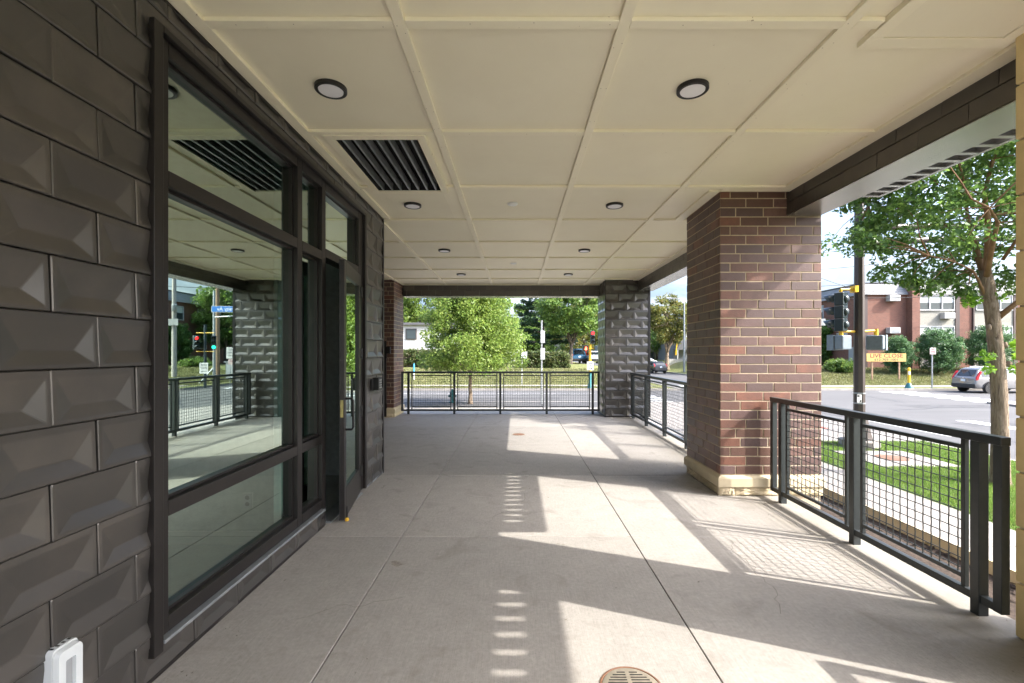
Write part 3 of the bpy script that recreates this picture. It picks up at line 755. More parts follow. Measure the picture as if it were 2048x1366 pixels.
def rock_mesh(l, h_, d, seed):
    """rough rock-faced block: local x 0..l, z 0..h, face at -y"""
    r_ = random.Random(seed); nx, nz = 12, 5; vs = []; fs = []
    for j in range(nz + 1):
        for i in range(nx + 1):
            e = min(i, nx - i, j * 2.0, (nz - j) * 2.0); f = min(1, e / 2.0)
            vs.append((l * i / nx, -(.012 + f * (d + r_.uniform(-.4, .5) * d)), h_ * j / nz))
    o = len(vs)
    for j in range(nz):
        for i in range(nx): a = j * (nx + 1) + i; fs.append((a, a + 1, a + nx + 2, a + nx + 1))
    vs += [(0, .03, 0), (l, .03, 0), (l, .03, h_), (0, .03, h_)]
    fs += [(0, nx * 0 + 0, o)] if False else []
    bot = list(range(nx + 1)); top = [nz * (nx + 1) + i for i in range(nx + 1)]
    fs += [tuple(bot + [o + 1, o]), tuple(top + [o + 2, o + 3])]
    fs += [tuple([j * (nx + 1) for j in range(nz + 1)] + [o + 3, o]), tuple([j * (nx + 1) + nx for j in range(nz + 1)] + [o + 2, o + 1])]
    mb = MB(); mb.add(vs, fs); return mb.mesh('base_stone', 'rock_face')

def stone_base(parent, x0, x1, y0, y1, faces, zc0=.10, zc1=.225):
    """cap course with a sloped wash over rock-faced stones, round the footprint"""
    p, q = .028, .012
    mb = MB()
    mb.add([(x0 - p, y0 - p, zc0), (x1 + p, y0 - p, zc0), (x1 + p, y1 + p, zc0), (x0 - p, y1 + p, zc0),
            (x0 - p, y0 - p, zc1 - .03), (x1 + p, y0 - p, zc1 - .03), (x1 + p, y1 + p, zc1 - .03), (x0 - p, y1 + p, zc1 - .03),
            (x0 + .012, y0 + .012, zc1 + .004), (x1 - .012, y0 + .012, zc1 + .004), (x1 - .012, y1 - .012, zc1 + .004), (x0 + .012, y1 - .012, zc1 + .004)],
           [(0, 3, 2, 1), (0, 1, 5, 4), (1, 2, 6, 5), (2, 3, 7, 6), (3, 0, 4, 7), (4, 5, 9, 8), (5, 6, 10, 9), (6, 7, 11, 10), (7, 4, 8, 11), (8, 9, 10, 11)])
    mb.build('cap_stone', 'limestone', parent, bevel=.004)
    MB().box(x0 + .01, x1 - .01, y0 + .01, y1 - .01, -1.1, zc0 - .002).build('base_core', 'mortar', parent)
    for f in faces:
        if f == 'front': o_, r_, ln, cuts = (x0 - .02, y0 + .01, 0), 0, x1 - x0 + .04, [0, .16, .62, 1.0]
        elif f == 'left': o_, r_, ln, cuts = (x0 + .01, y1, 0), R(-90), y1 - y0 + .01, [0, .45, 1.0]
        else: o_, r_, ln, cuts = (x1 - .01, y0 - .01, 0), R(90), y1 - y0 + .02, [0, .5, 1.0]
        for k in range(len(cuts) - 1):
            l = (cuts[k + 1] - cuts[k]) * ln - .008; off = cuts[k] * ln + .004
            hh = zc0 - .006 - .002
            me = rock_mesh(l, hh, .016, 11 * k + ord(f[0]))
            put('base_stone', me, parent, (o_[0] + math.cos(r_) * off, o_[1] + math.sin(r_) * off, .002), 0, (0, 0, r_))

def brick_pillar(label, x0, x1, y0, y1, faces, base_faces):
    p = thing('brick_pillar', label, 'pillar', ((x0 + x1) / 2, (y0 + y1) / 2, 0), 'brick pillars of the porch')
    z0, z1 = .232, CEIL - .004; d = .012
    MB().box(x0 + .0045, x1 - .0045, y0 + .0045, y1 - .0045, .2, 3.6).build('mortar_core', 'mortar', p)
    for f, joined in faces:
        if f == 'front': brick_face(p, (x0, y0 + d, 0), 0, x1 - x0, z0, z1, .13, d, joined)
        if f == 'left': brick_face(p, (x0 + d, y1, 0), R(-90), y1 - y0 - .001, z0, z1, .02, d, joined)
        if f == 'right': brick_face(p, (x1 - d, y0 + .001, 0), R(90), y1 - y0, z0, z1, .05, d, joined)
    stone_base(p, x0, x1, y0, y1, base_faces); return p
brick_pillar('tall brown brick pillar with stone base on the right, half in sunlight', 2.25, 3.375, 5.02, 6.0, (('front', False), ('left', False), ('right', True)), ('front', 'left'))
brick_pillar('brown brick pillar at the far left end of the porch, behind the louvred gate', -3.95, -2.97, 11.08, 12.0, (('front', False), ('right', False)), ('front', 'right'))

# yellow block pillar at the right edge
bp = thing('block_pillar', 'yellow split block pillar at the right edge beside the near railing', 'pillar', (3.08, 2.2, 0))
px0, px1, py0, py1 = 2.775, 3.385, 1.90, 2.53
MB().box(px0 + .012, px1 - .012, py0 + .012, py1 - .012, -1.1, 3.6).build('mortar_core', 'mortar', bp)
z = 0.0; k = 0
while z < CEIL - .02:
    h_ = min(.306, CEIL - .004 - z)
    if k % 2 == 0: cells = [(px0, px1, py0, py1)]
    else: cells = [(px0, px1, py0, (py0 + py1) / 2 - .004), (px0, px1, (py0 + py1) / 2 + .004, py1)]
    for (a, b, c_, d_) in cells: MB().box(a, b, c_, d_, z + .006, z + h_ - .006).build('block', 'block', bp, bevel=.007)
    z += h_; k += 1

# far tiled pillar
tp = thing('tiled_pillar', 'pillar clad in dark embossed metal tiles at the far right corner of the porch', 'pillar', (2.75, 11.65, 0))
tx0, tx1, ty0, ty1 = 2.2, 3.27, 11.15, 12.15
MB().box(tx0 + .02, tx1 - .02, ty0 + .02, ty1 - .02, -1.1, 3.6).build('core', 'dark_void', tp)
tile_face(tp, (tx0, ty0, 0), 0, tx1 - tx0 - .04, .03, CEIL - .004, .12)
tile_face(tp, (tx0, ty1, 0), R(-90), ty1 - ty0, .03, CEIL - .004, .2)
MB().box(tx1 - .039, tx1 + .02, ty0 - .022, ty0 + .03, 0, CEIL - .004).build('corner_trim', 'bronze_frame', tp, bevel=.003)
MB().box(tx0 - .021, tx0 + .0, ty0 - .021, ty0 + .0, 0, CEIL - .004).build('corner_trim', 'bronze_frame', tp, bevel=.003)
MB().box(tx0 - .03, tx1 + .02, ty0 - .03, ty0 + .0, 0, .03).box(tx0 - .03, tx0, ty0 + .001, ty1, 0, .03).build('base_flashing', 'bronze_frame', tp)

# louvred gate at the far left
lg = thing('louvred_gate', 'dark louvred metal gate beside the far left brick pillar', 'gate', (-3.5, 11.0, 0))
gx0, gx1, gy = -4.3, -3.13, 10.98
MB().box(gx0, gx0 + .07, gy - .02, gy + .03, .03, 1.86).box(gx1 - .07, gx1, gy - .02, gy + .03, .03, 1.86).box(gx0 + .07, gx1 - .07, gy - .02, gy + .03, .03, .12).box(gx0 + .07, gx1 - .07, gy - .02, gy + .03, .90, 1.0).box(gx0 + .07, gx1 - .07, gy - .02, gy + .03, 1.78, 1.86).build('frame', 'bronze_frame', lg, bevel=.003)
for (za, zb) in ((.13, .89), (1.01, 1.77)):
    z = za + .03
    while z < zb:
        MB().add([(gx0 + .071, gy - .015, z - .016), (gx1 - .071, gy - .015, z - .016), (gx1 - .071, gy + .02, z + .016), (gx0 + .071, gy + .02, z + .016),
                  (gx0 + .071, gy - .015, z - .010), (gx1 - .071, gy - .015, z - .010), (gx1 - .071, gy + .02, z + .022), (gx0 + .071, gy + .02, z + .022)],
                 [(0, 3, 2, 1), (4, 5, 6, 7), (0, 1, 5, 4), (1, 2, 6, 5), (2, 3, 7, 6), (3, 0, 4, 7)]).build('louvre_slat', 'black_metal', lg)
        z += .052
MB().box(gx0 + .08, gx1 - .08, gy + .045, gy + .05, .1, 1.8).build('back_panel', 'dark_void', lg)
MB().box(gx1 + .002, gx1 + .10, gy - .04, gy + .05, 1.55, 1.72).build('lock_box', 'black_metal', lg, bevel=.004)
for z in (.30, 1.50): MB().tube((gx1 + .012, gy - .03, z - .06), (gx1 + .012, gy - .03, z + .06), .012, n=8).build('hinge', 'black_metal', lg)
# unseen wall added on the left to keep the recess in shade
struct(MB().box(-4.6, -4.5, 6.0, 12.0, 0, 3.6).build('recess_shade_wall', 'dark_zinc'))

# ================================================================== RAILINGS
WIRES = {}
def wire_mesh(length, pitch, vertical, phase):
    key = (round(length, 3), vertical, phase)
    if key in WIRES: return WIRES[key]
    pts = []; n = max(2, int(round(length / pitch))); c = .0014
    for i in range(n + 1):
        s_ = length * i / n; o = c * (1 if (i + phase) % 2 else -1)
        pts.append((0, o, s_) if vertical else (s_, o, 0))
    WIRES[key] = MB().path(pts, .0036, 4).mesh('wire', 'rail_paint', smooth=False); return WIRES[key]
def railing(label, origin, rot, length, posts, far=False):
    """local x runs along the rail; origin is the start on the floor"""
    rt = thing('guard_rail', label, 'railing', origin, 'black mesh guard rails round the porch', rz=rot)
    T = 1.095; t_ = .027
    local('top_rail', MB().box(0, length, -t_ - .004, t_ + .004, T - .05, T), 'rail_paint', rt, bevel=.004)
    local('bottom_rail', MB().box(.051, length - .051, -.022, .022, .078, .125), 'rail_paint', rt, bevel=.003)
    for x in (.0, length - .05): local('end_upright', MB().box(x, x + .05, -.025, .025, .078, T - .0505), 'rail_paint', rt, bevel=.003)
    for x in posts:
        local('post', MB().box(x - t_, x + t_, -t_ - .004, t_ + .004, .0, T - .0505), 'rail_paint', rt, bevel=.003)
    ps = sorted(posts)
    for a, b in zip(ps[:-1], ps[1:]):
        x0, x1 = a + .075, b - .075; z0, z1 = .175, 1.005; fr = .026
        pn = local('mesh_panel', MB().box(x0, x0 + fr, -.014, .014, .1255, T - .051).box(x1 - fr, x1, -.014, .014, .1255, T - .051).box(x0 + fr, x1 - fr, -.014, .014, z0, z0 + fr).box(x0 + fr, x1 - fr, -.014, .014, z1 - fr, z1), 'rail_paint', rt, bevel=.002)
        ix0, ix1, iz0, iz1 = x0 + fr, x1 - fr, z0 + fr, z1 - fr
        nx = int(round((ix1 - ix0) / .061)); nz = int(round((iz1 - iz0) / .059))
        for i in range(1, nx + 1):
            x = ix0 + (ix1 - ix0) * (i - .5) / nx
            o = put('wire', wire_mesh(iz1 - iz0, .059, True, i % 2)); o.parent = pn; o.location = (x, 0, iz0)
        for j in range(1, nz + 1):
            z = iz0 + (iz1 - iz0) * (j - .5) / nz
            o = put('wire', wire_mesh(ix1 - ix0, .061, False, (j + 1) % 2)); o.parent = pn; o.location = (ix0, 0, z)
    return rt
railing('black mesh guard rail in front of the sunny lawn, between yellow and brick pillars', (2.8, 2.60, 0), R(90), 2.37, (.15, 1.16, 2.18))
railing('black mesh guard rail running between the brick pillar and the tiled pillar', (2.8, 6.10, 0), R(90), 4.92, (.18, 1.36, 2.48, 3.68, 4.78))
railing('black mesh guard rail across the far end of the porch', (-2.945, 11.69, 0), 0, 5.09, (.183, 1.361, 2.542, 3.732, 4.915))
railing('black mesh guard rail beside the camera, behind the yellow pillar', (2.8, -2.6, 0), R(90), 4.44, (.18, 1.3, 2.4, 3.4, 4.28))

# ---- floor drains
dr = thing('floor_drain', 'round slotted metal floor drain at the near edge of the floor', 'floor drain', (.545, 2.135, 0))
local('collar', MB().lathe([(.150, -.002), (.150, .004), (.142, .005), (.139, .001), (.139, -.002)], (0, 0, 0), 48), 'rusty_iron', dr, smooth=True)
mb = MB(); NN = 48
mb.lathe([(.137, -.002), (.137, .005), (.134, .0062), (.001, .0062)], (0, 0, 0), 48); local('plate', mb, 'cast_iron', dr, smooth=True)
mb = MB()
for side in (-1, 1):
    for k in range(-6, 7):
        y = k * .0175; w_ = math.sqrt(max(0, .122 ** 2 - y * y)) - .012
        if w_ > .02:
            x0, x1 = (.010, w_) if side > 0 else (-w_, -.010); mb.box(x0, x1, y - .0035, y + .0035, .0061, .0068)
local('slots', mb, 'dark_void', dr)
cl = thing('cleanout_cover', 'small rusty round cover set in the floor far down the porch', 'cover', (.05, 8.77, 0))
local('rim', MB().lathe([(.135, -.002), (.135, .004), (.118, .005), (.115, .002)], (0, 0, 0), 32), 'cast_iron', cl, smooth=True)
local('lid', MB().lathe([(.114, -.002), (.114, .004), (.001, .006)], (0, 0, 0), 32), 'rusty_iron', cl, smooth=True)
#@@PART2
# ================================================================== GROUND, STREETS
GZ, RZ = -.95, -1.05
def sm_(x, a, b): t_ = max(0., min(1., (x - a) / (b - a))); return t_ * t_ * (3 - 2 * t_)
def lawn_z(x, y):
    rise = 1.22 * max(0., min(1., (y - 35.2) / 7.5)); rise = rise * (1 - .0)
    side = max(sm_(x, 20.8, 24.5), 1 - sm_(x, 8.0, 10.6))
    return -.93 + rise * side
struct(MB().quad((-900, -900, -1.32), (900, -900, -1.32), (900, 1500, -1.32), (-900, 1500, -1.32)).build('ground', 'dry_turf'))
# road: cross street and side street, butted
rd = MB()
def sheet(x0, x1, y0, y1, z): rd.quad((x0, y0, z), (x1, y0, z), (x1, y1, z), (x0, y1, z))
sheet(-150, 180, 23.5, 31.5, RZ); sheet(11.75, 24.2, -90, 23.5, RZ); sheet(11.75, 19.5, 31.5, 200, RZ)
def fillet(cx, cy, r, qx, qy):
    """paved-over rounding: fills the square corner outside the arc with road"""
    pts = [(cx + qx * r, cy + qy * r)]
    for k in range(9):
        q = R(90 * k / 8); pts.append((cx + qx * r * math.sin(q), cy + qy * r * math.cos(q)))
    return pts
RC = 5.0
for (cx, cy, qx, qy) in ((11.75 - RC, 23.5 - RC, 1, 1),):
    rd.add([(x, y, RZ) for x, y in fillet(cx, cy, RC, qx, qy)], [tuple(range(10))])
struct(rd.build('road', 'asphalt'))
struct(MB().box(24.2, 180, -90, 23.4, -1.3, GZ).build('east_pavement', 'pavement'))
# near corner pavement with its rounded kerb
arc = [(11.75 - RC + RC * math.sin(R(90 * k / 10)), 23.5 - RC + RC * math.cos(R(90 * k / 10))) for k in range(11)]
poly = [(-150, 13.6), (5.8, 13.6), (5.8, 12.9), (11.58, 12.9)] + [(x - .17 if k > 5 else x - .12 * math.sin(R(9 * k)), y - .17 if k <= 5 else y - .12 * math.cos(R(9 * k))) for k, (x, y) in reversed(list(enumerate(arc)))][1:] + [(-150, 23.33)]
struct(MB().prism(poly, 'z', GZ - .25, GZ).build('corner_pavement', 'pavement'))
kb_ = MB()
out = [(11.75, -60), (11.75, 18.5)] + [p for p in reversed(arc)][1:-1] + [(6.75, 23.5), (-150, 23.5)]
kc = []
for i, (x, y) in enumerate(out):
    if i <= 1: kc.append((x - .15, y))
    elif i >= len(out) - 2: kc.append((x, y - .15))
    else:
        d = Vector((11.75 - RC - x, 23.5 - RC - y)).normalized() * .15; kc.append((x + d.x, y + d.y))
for i in range(len(out) - 1):
    a, b, c_, d_ = out[i], out[i + 1], kc[i + 1], kc[i]
    kb_.add([(*a, RZ - .02), (*b, RZ - .02), (*b, GZ + .006), (*a, GZ + .006), (*d_, GZ + .006), (*c_, GZ + .006)], [(0, 1, 2, 3), (3, 2, 5, 4)])
struct(kb_.build('kerb', 'kerb_concrete', fix=False))
struct(MB().box(-150, 11.4, 31.5, 31.65, RZ - .1, -.91).box(19.6, 180, 31.5, 31.65, RZ - .1, -.91).box(11.25, 11.4, 31.651, 160, RZ - .1, -.91).box(19.5, 19.65, 31.651, 160, RZ - .1, -.91).build('far_kerb', 'kerb_concrete'))
struct(MB().quad((-150, 20.9, GZ + .004), (5.0, 20.9, GZ + .004), (5.0, 23.32, GZ + .004), (-150, 23.32, GZ + .004)).build('dark_strip', 'asphalt_new'))  # darker strip over the pavement along the near kerb
# markings
mk = MB()
for x in (13.85, 17.3): mk.quad((x - .3, 14.2, RZ + .004), (x + .3, 14.2, RZ + .004), (x + .3, 17.6, RZ + .004), (x - .3, 17.6, RZ + .004))
for k in range(7):
    y = 24.1 + 1.02 * k; mk.quad((24.4, y, RZ + .004), (26.7, y, RZ + .004), (26.7, y + .42, RZ + .004), (24.4, y + .42, RZ + .004))
for k in range(7):
    y = 24.1 + 1.02 * k; mk.quad((6.0, y, RZ + .004), (8.4, y, RZ + .004), (8.4, y + .42, RZ + .004), (6.0, y + .42, RZ + .004))
for x in (12.6, 14.9, 17.2): mk.quad((x, 33.2, RZ + .004), (x + .6, 33.2, RZ + .004), (x + .6, 36, RZ + .004), (x, 36, RZ + .004))
mk.quad((-120, 29.1, RZ + .004), (5, 29.1, RZ + .004), (5, 29.22, RZ + .004), (-120, 29.22, RZ + .004))
struct(mk.build('road_marking', 'road_paint'))
pt = MB()
for (x0, x1, y0, y1) in ((13.2, 15.4, 18.6, 21.4), (16.2, 22.0, 16.0, 17.0), (-6, 2.5, 25.2, 26.6), (19.0, 23.5, 21.6, 22.9), (12.6, 16.8, 24.8, 26.0)):
    pt.quad((x0, y0, RZ + .002), (x1, y0, RZ + .002), (x1, y1, RZ + .002), (x0, y1, RZ + .002))
struct(pt.build('asphalt_patch', 'asphalt_new'))
ck = MB()
for (x, y, a, L_) in ((14.5, 13.0, 1.5, 9), (17.0, 20.5, .25, 7), (-9, 27.5, .05, 16), (20.5, 24.0, 1.4, 5), (3, 29.8, .1, 7), (12.9, 22.5, .9, 5)):
    p = Vector((x, y, RZ + .003)); n_ = int(L_ / .5)
    for k in range(n_):
        a2 = a + random.uniform(-.45, .45); d = Vector((math.cos(a2), math.sin(a2), 0)); e = Vector((-d.y, d.x, 0)) * .035; q = p + d * .5; ck.quad(p - e, q - e, q + e, p + e); p = q
struct(ck.build('tar_seam', 'tar', fix=False))
# planting bed below the railing, raised pavement edge and slabs
struct(MB().box(2.92, 5.79, -20, 13.59, -1.4, -1.11).build('planting_bed', 'mulch'))
pv = struct(MB().box(5.80, 7.10, -20, 12.89, -1.4, GZ - .03).build('pavement', 'kerb_concrete'))
struct(MB().box(5.755, 5.7985, -20, 12.89, -1.4, GZ + .004).build('kerb_edging', 'limestone'))
y = -4.0
while y < 12.8:
    y1 = min(y + 1.42, 12.89); MB().box(5.802, 7.098, y + .006, y1 - .006, GZ - .04, GZ).build('paving_slab', 'pavement', pv, bevel=.008); y += 1.42
struct(MB().box(7.11, 11.59, -20, 12.89, -1.4, GZ - .012).build('verge', 'turf'))
# mulch chips and low dead leaves in the bed
mb = MB()
for k in range(900):
    x, y, r_ = random.uniform(2.95, 5.75), random.uniform(1, 11), random.uniform(.02, .06); a = random.uniform(0, 6.28)
    d = Vector((math.cos(a), math.sin(a), random.uniform(-.3, .3))) * r_; e = Vector((-math.sin(a), math.cos(a), random.uniform(-.3, .3))) * r_ * .4; c = Vector((x, y, -1.10 + r_ * .3))
    mb.quad(c - d - e, c + d - e, c + d + e, c - d + e)
tag(mb.build('mulch_chips', 'mulch', fix=False), kind='stuff')
# grass blades on the verge
def blades(name, mat, n, xr, yr, zf, h0, h1, w, skip=None):
    xs = rng.uniform(*xr, n); ys = rng.uniform(*yr, n)
    if skip is not None: k = ~skip(xs, ys); xs, ys = xs[k], ys[k]; n = len(xs)
    zs = np.array([zf(a, b) for a, b in zip(xs, ys)]) if callable(zf) else np.full(n, zf)
    hh = rng.uniform(h0, h1, n) * (.75 + .5 * np.abs(np.sin(xs * 2.1 + np.cos(ys * 1.3) * 2))); a = rng.uniform(0, 6.283, n); le = rng.uniform(.1, .75, n) * hh
    ca, sa = np.cos(a), np.sin(a); ww = w * rng.uniform(.7, 1.3, n); b = rng.uniform(0, 6.283, n)
    V = np.empty((n, 3, 3)); V[:, 0] = np.stack([xs - ca * ww, ys - sa * ww, zs], 1); V[:, 1] = np.stack([xs + ca * ww, ys + sa * ww, zs], 1)
    V[:, 2] = np.stack([xs + np.cos(b) * le, ys + np.sin(b) * le, zs + hh], 1)
    return tri_obj(name, mat, V.reshape(-1, 3), 3)
def tri_obj(name, mat, V, per):
    n = len(V) // per; me = bpy.data.meshes.new(name)
    me.vertices.add(len(V)); me.vertices.foreach_set('co', V.astype(np.float32).ravel())
    me.loops.add(len(V)); me.loops.foreach_set('vertex_index', np.arange(len(V), dtype=np.int32))
    me.polygons.add(n); me.polygons.foreach_set('loop_start', np.arange(0, len(V), per, dtype=np.int32))
    try: me.polygons.foreach_set('loop_total', np.full(n, per, dtype=np.int32))
    except Exception: pass
    me.materials.append(M[mat]); me.update(calc_edges=True); return me
MHX, MHY = 9.0, 10.9
tag(put('grass', blades('grass', 'blade', 110000, (7.1, 11.58), (3.5, 12.9), GZ - .015, .045, .085, .0055, lambda x, y: ((np.abs(x - MHX) < .95) & (np.abs(y - MHY) < .85)))), kind='stuff')
# far lawn as one sloping sheet on either side of the side street
def lawn(x0, x1, y0, y1, nx, ny):
    mb = MB(); vs = []; fs = []
    for j in range(ny + 1):
        for i in range(nx + 1):
            x = x0 + (x1 - x0) * i / nx; y = y0 + (y1 - y0) * (j / ny) ** 1.6; vs.append((x, y, lawn_z(x, y)))
    for j in range(ny):
        for i in range(nx): a = j * (nx + 1) + i; fs.append((a, a + 1, a + nx + 2, a + nx + 1))
    mb.add(vs, fs); return struct(mb.build('lawn', 'dry_turf', smooth='all'))
lawn(-90, 11.25, 31.66, 140, 60, 40); lawn(19.66, 120, 31.66, 140, 80, 40)
struct(MB().box(-90, 10.2, 33.6, 35.0, -1.1, -.905).box(21.0, 120, 33.0, 34.4, -1.1, -.905).build('far_pavement', 'pavement'))
tag(put('far_grass', blades('far_grass', 'dry_blade', 60000, (-16, 8), (31.7, 41.5), lawn_z, .05, .13, .02, lambda x, y: (y > 33.55) & (y < 35.05))), kind='stuff')
tag(put('far_grass', blades('far_grass', 'dry_blade', 50000, (20.9, 46), (34.5, 42), lawn_z, .05, .13, .02)), kind='stuff')
# manhole pad on the verge
mh = thing('manhole', 'rusty round manhole lid set in a pale concrete pad on the near lawn', 'manhole', (MHX, MHY, GZ))
MB().box(MHX - .9, MHX + .9, MHY - .8, MHY + .8, GZ - .1, GZ + .006).build('pad', 'pavement', mh, bevel=.01)
local('lid', MB().lathe([(.33, .004), (.33, .016), (.30, .020), (.001, .022)], (0, 0, 0), 32), 'rusty_iron', mh, smooth=True)
tpd = thing('tactile_pad', 'red tactile paving pad on the street corner beside the near signal pole', 'tactile paving', (9.9, 15.6, GZ))
local('pad', MB().box(-.55, .55, -.45, .45, -.02, .008), 'tactile_red', tpd)
mb = MB()
for a in range(9):
    for b in range(7): mb.lathe([(.03, .008), (.018, .016), (.001, .017)], (-.46 + a * .115, -.36 + b * .12, 0), 6)
tag(local('dome', mb, 'tactile_red', tpd), kind='stuff')

# ================================================================== TREES AND SHRUBS
def leaf_cloud(name, mat, centres, radii, per, size, flat=.0, droop=.2):
    """many small bent leaves spread through clumps"""
    C = np.asarray(centres, float); Rr = np.asarray(radii, float); n = len(C) * per
    idx = np.repeat(np.arange(len(C)), per)
    d = rng.normal(size=(n, 3)); d /= np.linalg.norm(d, axis=1, keepdims=True)
    rad = rng.uniform(.12, 1.0, n) ** .55
    P = C[idx] + d * (rad * Rr[idx])[:, None] * np.array([1, 1, .8])
    up = np.array([0, 0, 1.0]) * .7 + rng.normal(size=(n, 3)) * .75 + d * .35; up /= np.linalg.norm(up, axis=1, keepdims=True)
    t_ = rng.normal(size=(n, 3)); t_[:, 2] -= droop; u = t_ - up * np.sum(t_ * up, 1, keepdims=True); u /= np.linalg.norm(u, axis=1, keepdims=True) + 1e-9
    v = np.cross(up, u); s = (size * rng.uniform(.6, 1.3, n))[:, None]
    V = np.empty((n, 4, 3)); V[:, 0] = P - u * s; V[:, 1] = P + v * s * .55 - up * s * .12; V[:, 2] = P + u * s; V[:, 3] = P - v * s * .55 - up * s * .12
    return tri_obj(name, mat, V.reshape(-1, 3), 4)
def crown_points(c, rx, ry, rz, n, seed, hollow=.35, low=-1.0):
    r_ = np.random.default_rng(seed); out = []
    while len(out) < n:
        p = r_.uniform(-1, 1, 3); q = np.linalg.norm(p)
        if q > 1 or q < hollow or p[2] < low: continue
        k = 1 + .16 * math.sin(5 * math.atan2(p[1], p[0]) + seed) + .10 * math.sin(7 * p[2] + seed)
        out.append((c[0] + p[0] * rx * k, c[1] + p[1] * ry * k, c[2] + p[2] * rz))
    return np.array(out)
def limb_path(a, b, r0, r1, seed, n=5, sag=.12):
    r_ = random.Random(seed); a = Vector(a); b = Vector(b); L_ = (b - a).length; pts = []; rs = []
    for i in range(n + 1):
        f = i / n; p = a.lerp(b, f) + Vector((r_.uniform(-1, 1), r_.uniform(-1, 1), r_.uniform(-.5, 1))) * L_ * .045 * (1 if 0 < i < n else 0)
        p.z += sag * L_ * math.sin(math.pi * f) * .5; pts.append(p); rs.append(r0 + (r1 - r0) * f)
    return pts, rs
def tree(name, label, base, trunk_h, r0, crown_c, crown_r, nclump, per, leaf, leafm, seed, bark='dark_bark', limbs=9, group=None, clump_r=.55, low=-1.0, cat='tree', hollow=.35, lean=(0, 0), cp=None):
    t_ = thing(name, label, cat, base, group)
    b = Vector(base); top = b + Vector((lean[0], lean[1], trunk_h)); r_ = random.Random(seed)
    mb = MB(); pts, rs = limb_path(b - Vector((0, 0, .1)), top, r0, r0 * .62, seed, 7, 0); pts = [p.lerp((b - Vector((0, 0, .1))).lerp(top, i / 7), .75) for i, p in enumerate(pts)]; rs[0] *= 1.5; rs[1] *= 1.12
    mb.path(pts, rs, 12); mb.build('trunk', bark, t_, smooth='all')
    if cp is None: cp = crown_points(crown_c, *crown_r, nclump, seed, hollow, low)
    order = sorted(range(len(cp)), key=lambda k: -r_.random())[:limbs * 5]
    mains = []
    mbl = MB()
    for k in range(limbs):
        tgt = Vector(cp[order[k]]); st = b.lerp(top, r_.uniform(.78, 1.0)); mid = st.lerp(tgt, .55) + Vector((0, 0, .1 * (tgt - st).length))
        pts, rs = limb_path(st, mid, r0 * .42, r0 * .22, seed + k); mbl.path(pts, rs, 7); mains.append((mid, r0 * .22))
        pts, rs = limb_path(mid, tgt, r0 * .22, r0 * .06, seed + 50 + k); mbl.path(pts, rs, 6)
    for k in order[limbs:]:
        tgt = Vector(cp[k]); m, rr_ = min(mains, key=lambda q: (q[0] - tgt).length)
        pts, rs = limb_path(m, tgt, rr_ * .5, rr_ * .12, seed + k + 99, 4); mbl.path(pts, rs, 5)
    lb = mbl.build('limbs', bark, t_, smooth='all'); tag(lb, kind='stuff')
    put('crown', leaf_cloud('crown', leafm, cp, np.full(len(cp), clump_r) * rng.uniform(.7, 1.35, len(cp)), per, leaf), t_)
    return t_

# the street tree on the near lawn (built limb by limb)
NX, NY = 9.31, 8.75
nt = thing('street_tree', 'street tree with dark green leaves and pale trunk on the near lawn', 'tree', (NX, NY, GZ))
def PXY(x, y, Y): return Vector(((x - CX) * Y / FPX, Y, EYE - (y - CY) * Y / FPX))
mb = MB()
tp_ = [PXY(1999, 985, NY), PXY(2000, 955, NY), PXY(2000, 880, NY), PXY(1999, 800, NY), PXY(1994, 720, NY), PXY(1988, 660, NY), PXY(1982, 610, NY), PXY(1974, 572, NY), PXY(1970, 540, NY)]
mb.path(tp_, [.20, .15, .128, .122, .117, .112, .107, .118, .088], 18); mb.build('trunk', 'bark', nt, smooth='all')
kn = MB()
for (x, y, r_) in ((2017, 728, .06), (1984, 598, .045), (2010, 690, .045), (1978, 655, .04)):
    p = PXY(x, y, NY - .07); kn.lathe([(.001, -.06), (r_ * .8, -.05), (r_, 0), (r_ * .7, .05), (.001, .065)], p, 10)
tag(kn.build('knots', 'bark', nt, smooth='all'), kind='stuff')
limb_ends = []
limbs = [[(1972, 560), (1950, 520), (1928, 490), (1905, 470), (1860, 452), (1800, 446)], [(1974, 560), (1978, 520), (1986, 480), (1990, 420), (1996, 330), (2005, 240)],
         [(1972, 560), (1962, 500), (1948, 440), (1928, 400), (1932, 340), (1940, 300), (1942, 240)], [(1988, 620), (2010, 580), (2030, 540), (2060, 480), (2090, 400)],
         [(1990, 640), (2020, 600), (2045, 570), (2090, 540)], [(1970, 590), (1945, 560), (1925, 545), (1880, 530), (1820, 520)],
         [(1930, 480), (1900, 430), (1850, 400), (1800, 385)], [(1932, 400), (1900, 360), (1860, 330), (1830, 300)], [(1990, 430), (1960, 380), (1930, 345)], [(2005, 520), (2040, 430), (2070, 330)]]
for k, lp in enumerate(limbs):
    rr_ = random.Random(k); Y = NY; pts = []; r0 = [.055, .070, .060, .065, .055, .03, .026, .024, .026, .03][k]
    dy = [-.55, .35, -.25, .5, -.4, -.2, .5, -.5, .6, -.6][k]
    for i, (x, y) in enumerate(lp): pts.append(PXY(x, y, NY) * 1.0 + Vector((0, dy * i * .5, 0)))
    rs = [max(.012, r0 * (1 - .86 * i / (len(lp) - 1))) for i in range(len(lp))]
    MB().path(pts, rs, 8).build('limb', 'limb_bark', nt, smooth='all'); limb_ends += pts[2:]
cc = []
r_ = np.random.default_rng(5)
while len(cc) < 260:
    x, y = r_.uniform(1740, 2330), r_.uniform(60, 590)
    e = ((x - 2010) / 320) ** 2 + ((y - 330) / 255) ** 2
    if e > 1: continue
    if x < 1990 and y > 420 + (1990 - x) * .0 and y > 545 - max(0, 1900 - x) * .25: continue
    dpt = r_.normal() * .95
    cc.append(PXY(x, y, NY) + Vector((0, dpt, 0)))
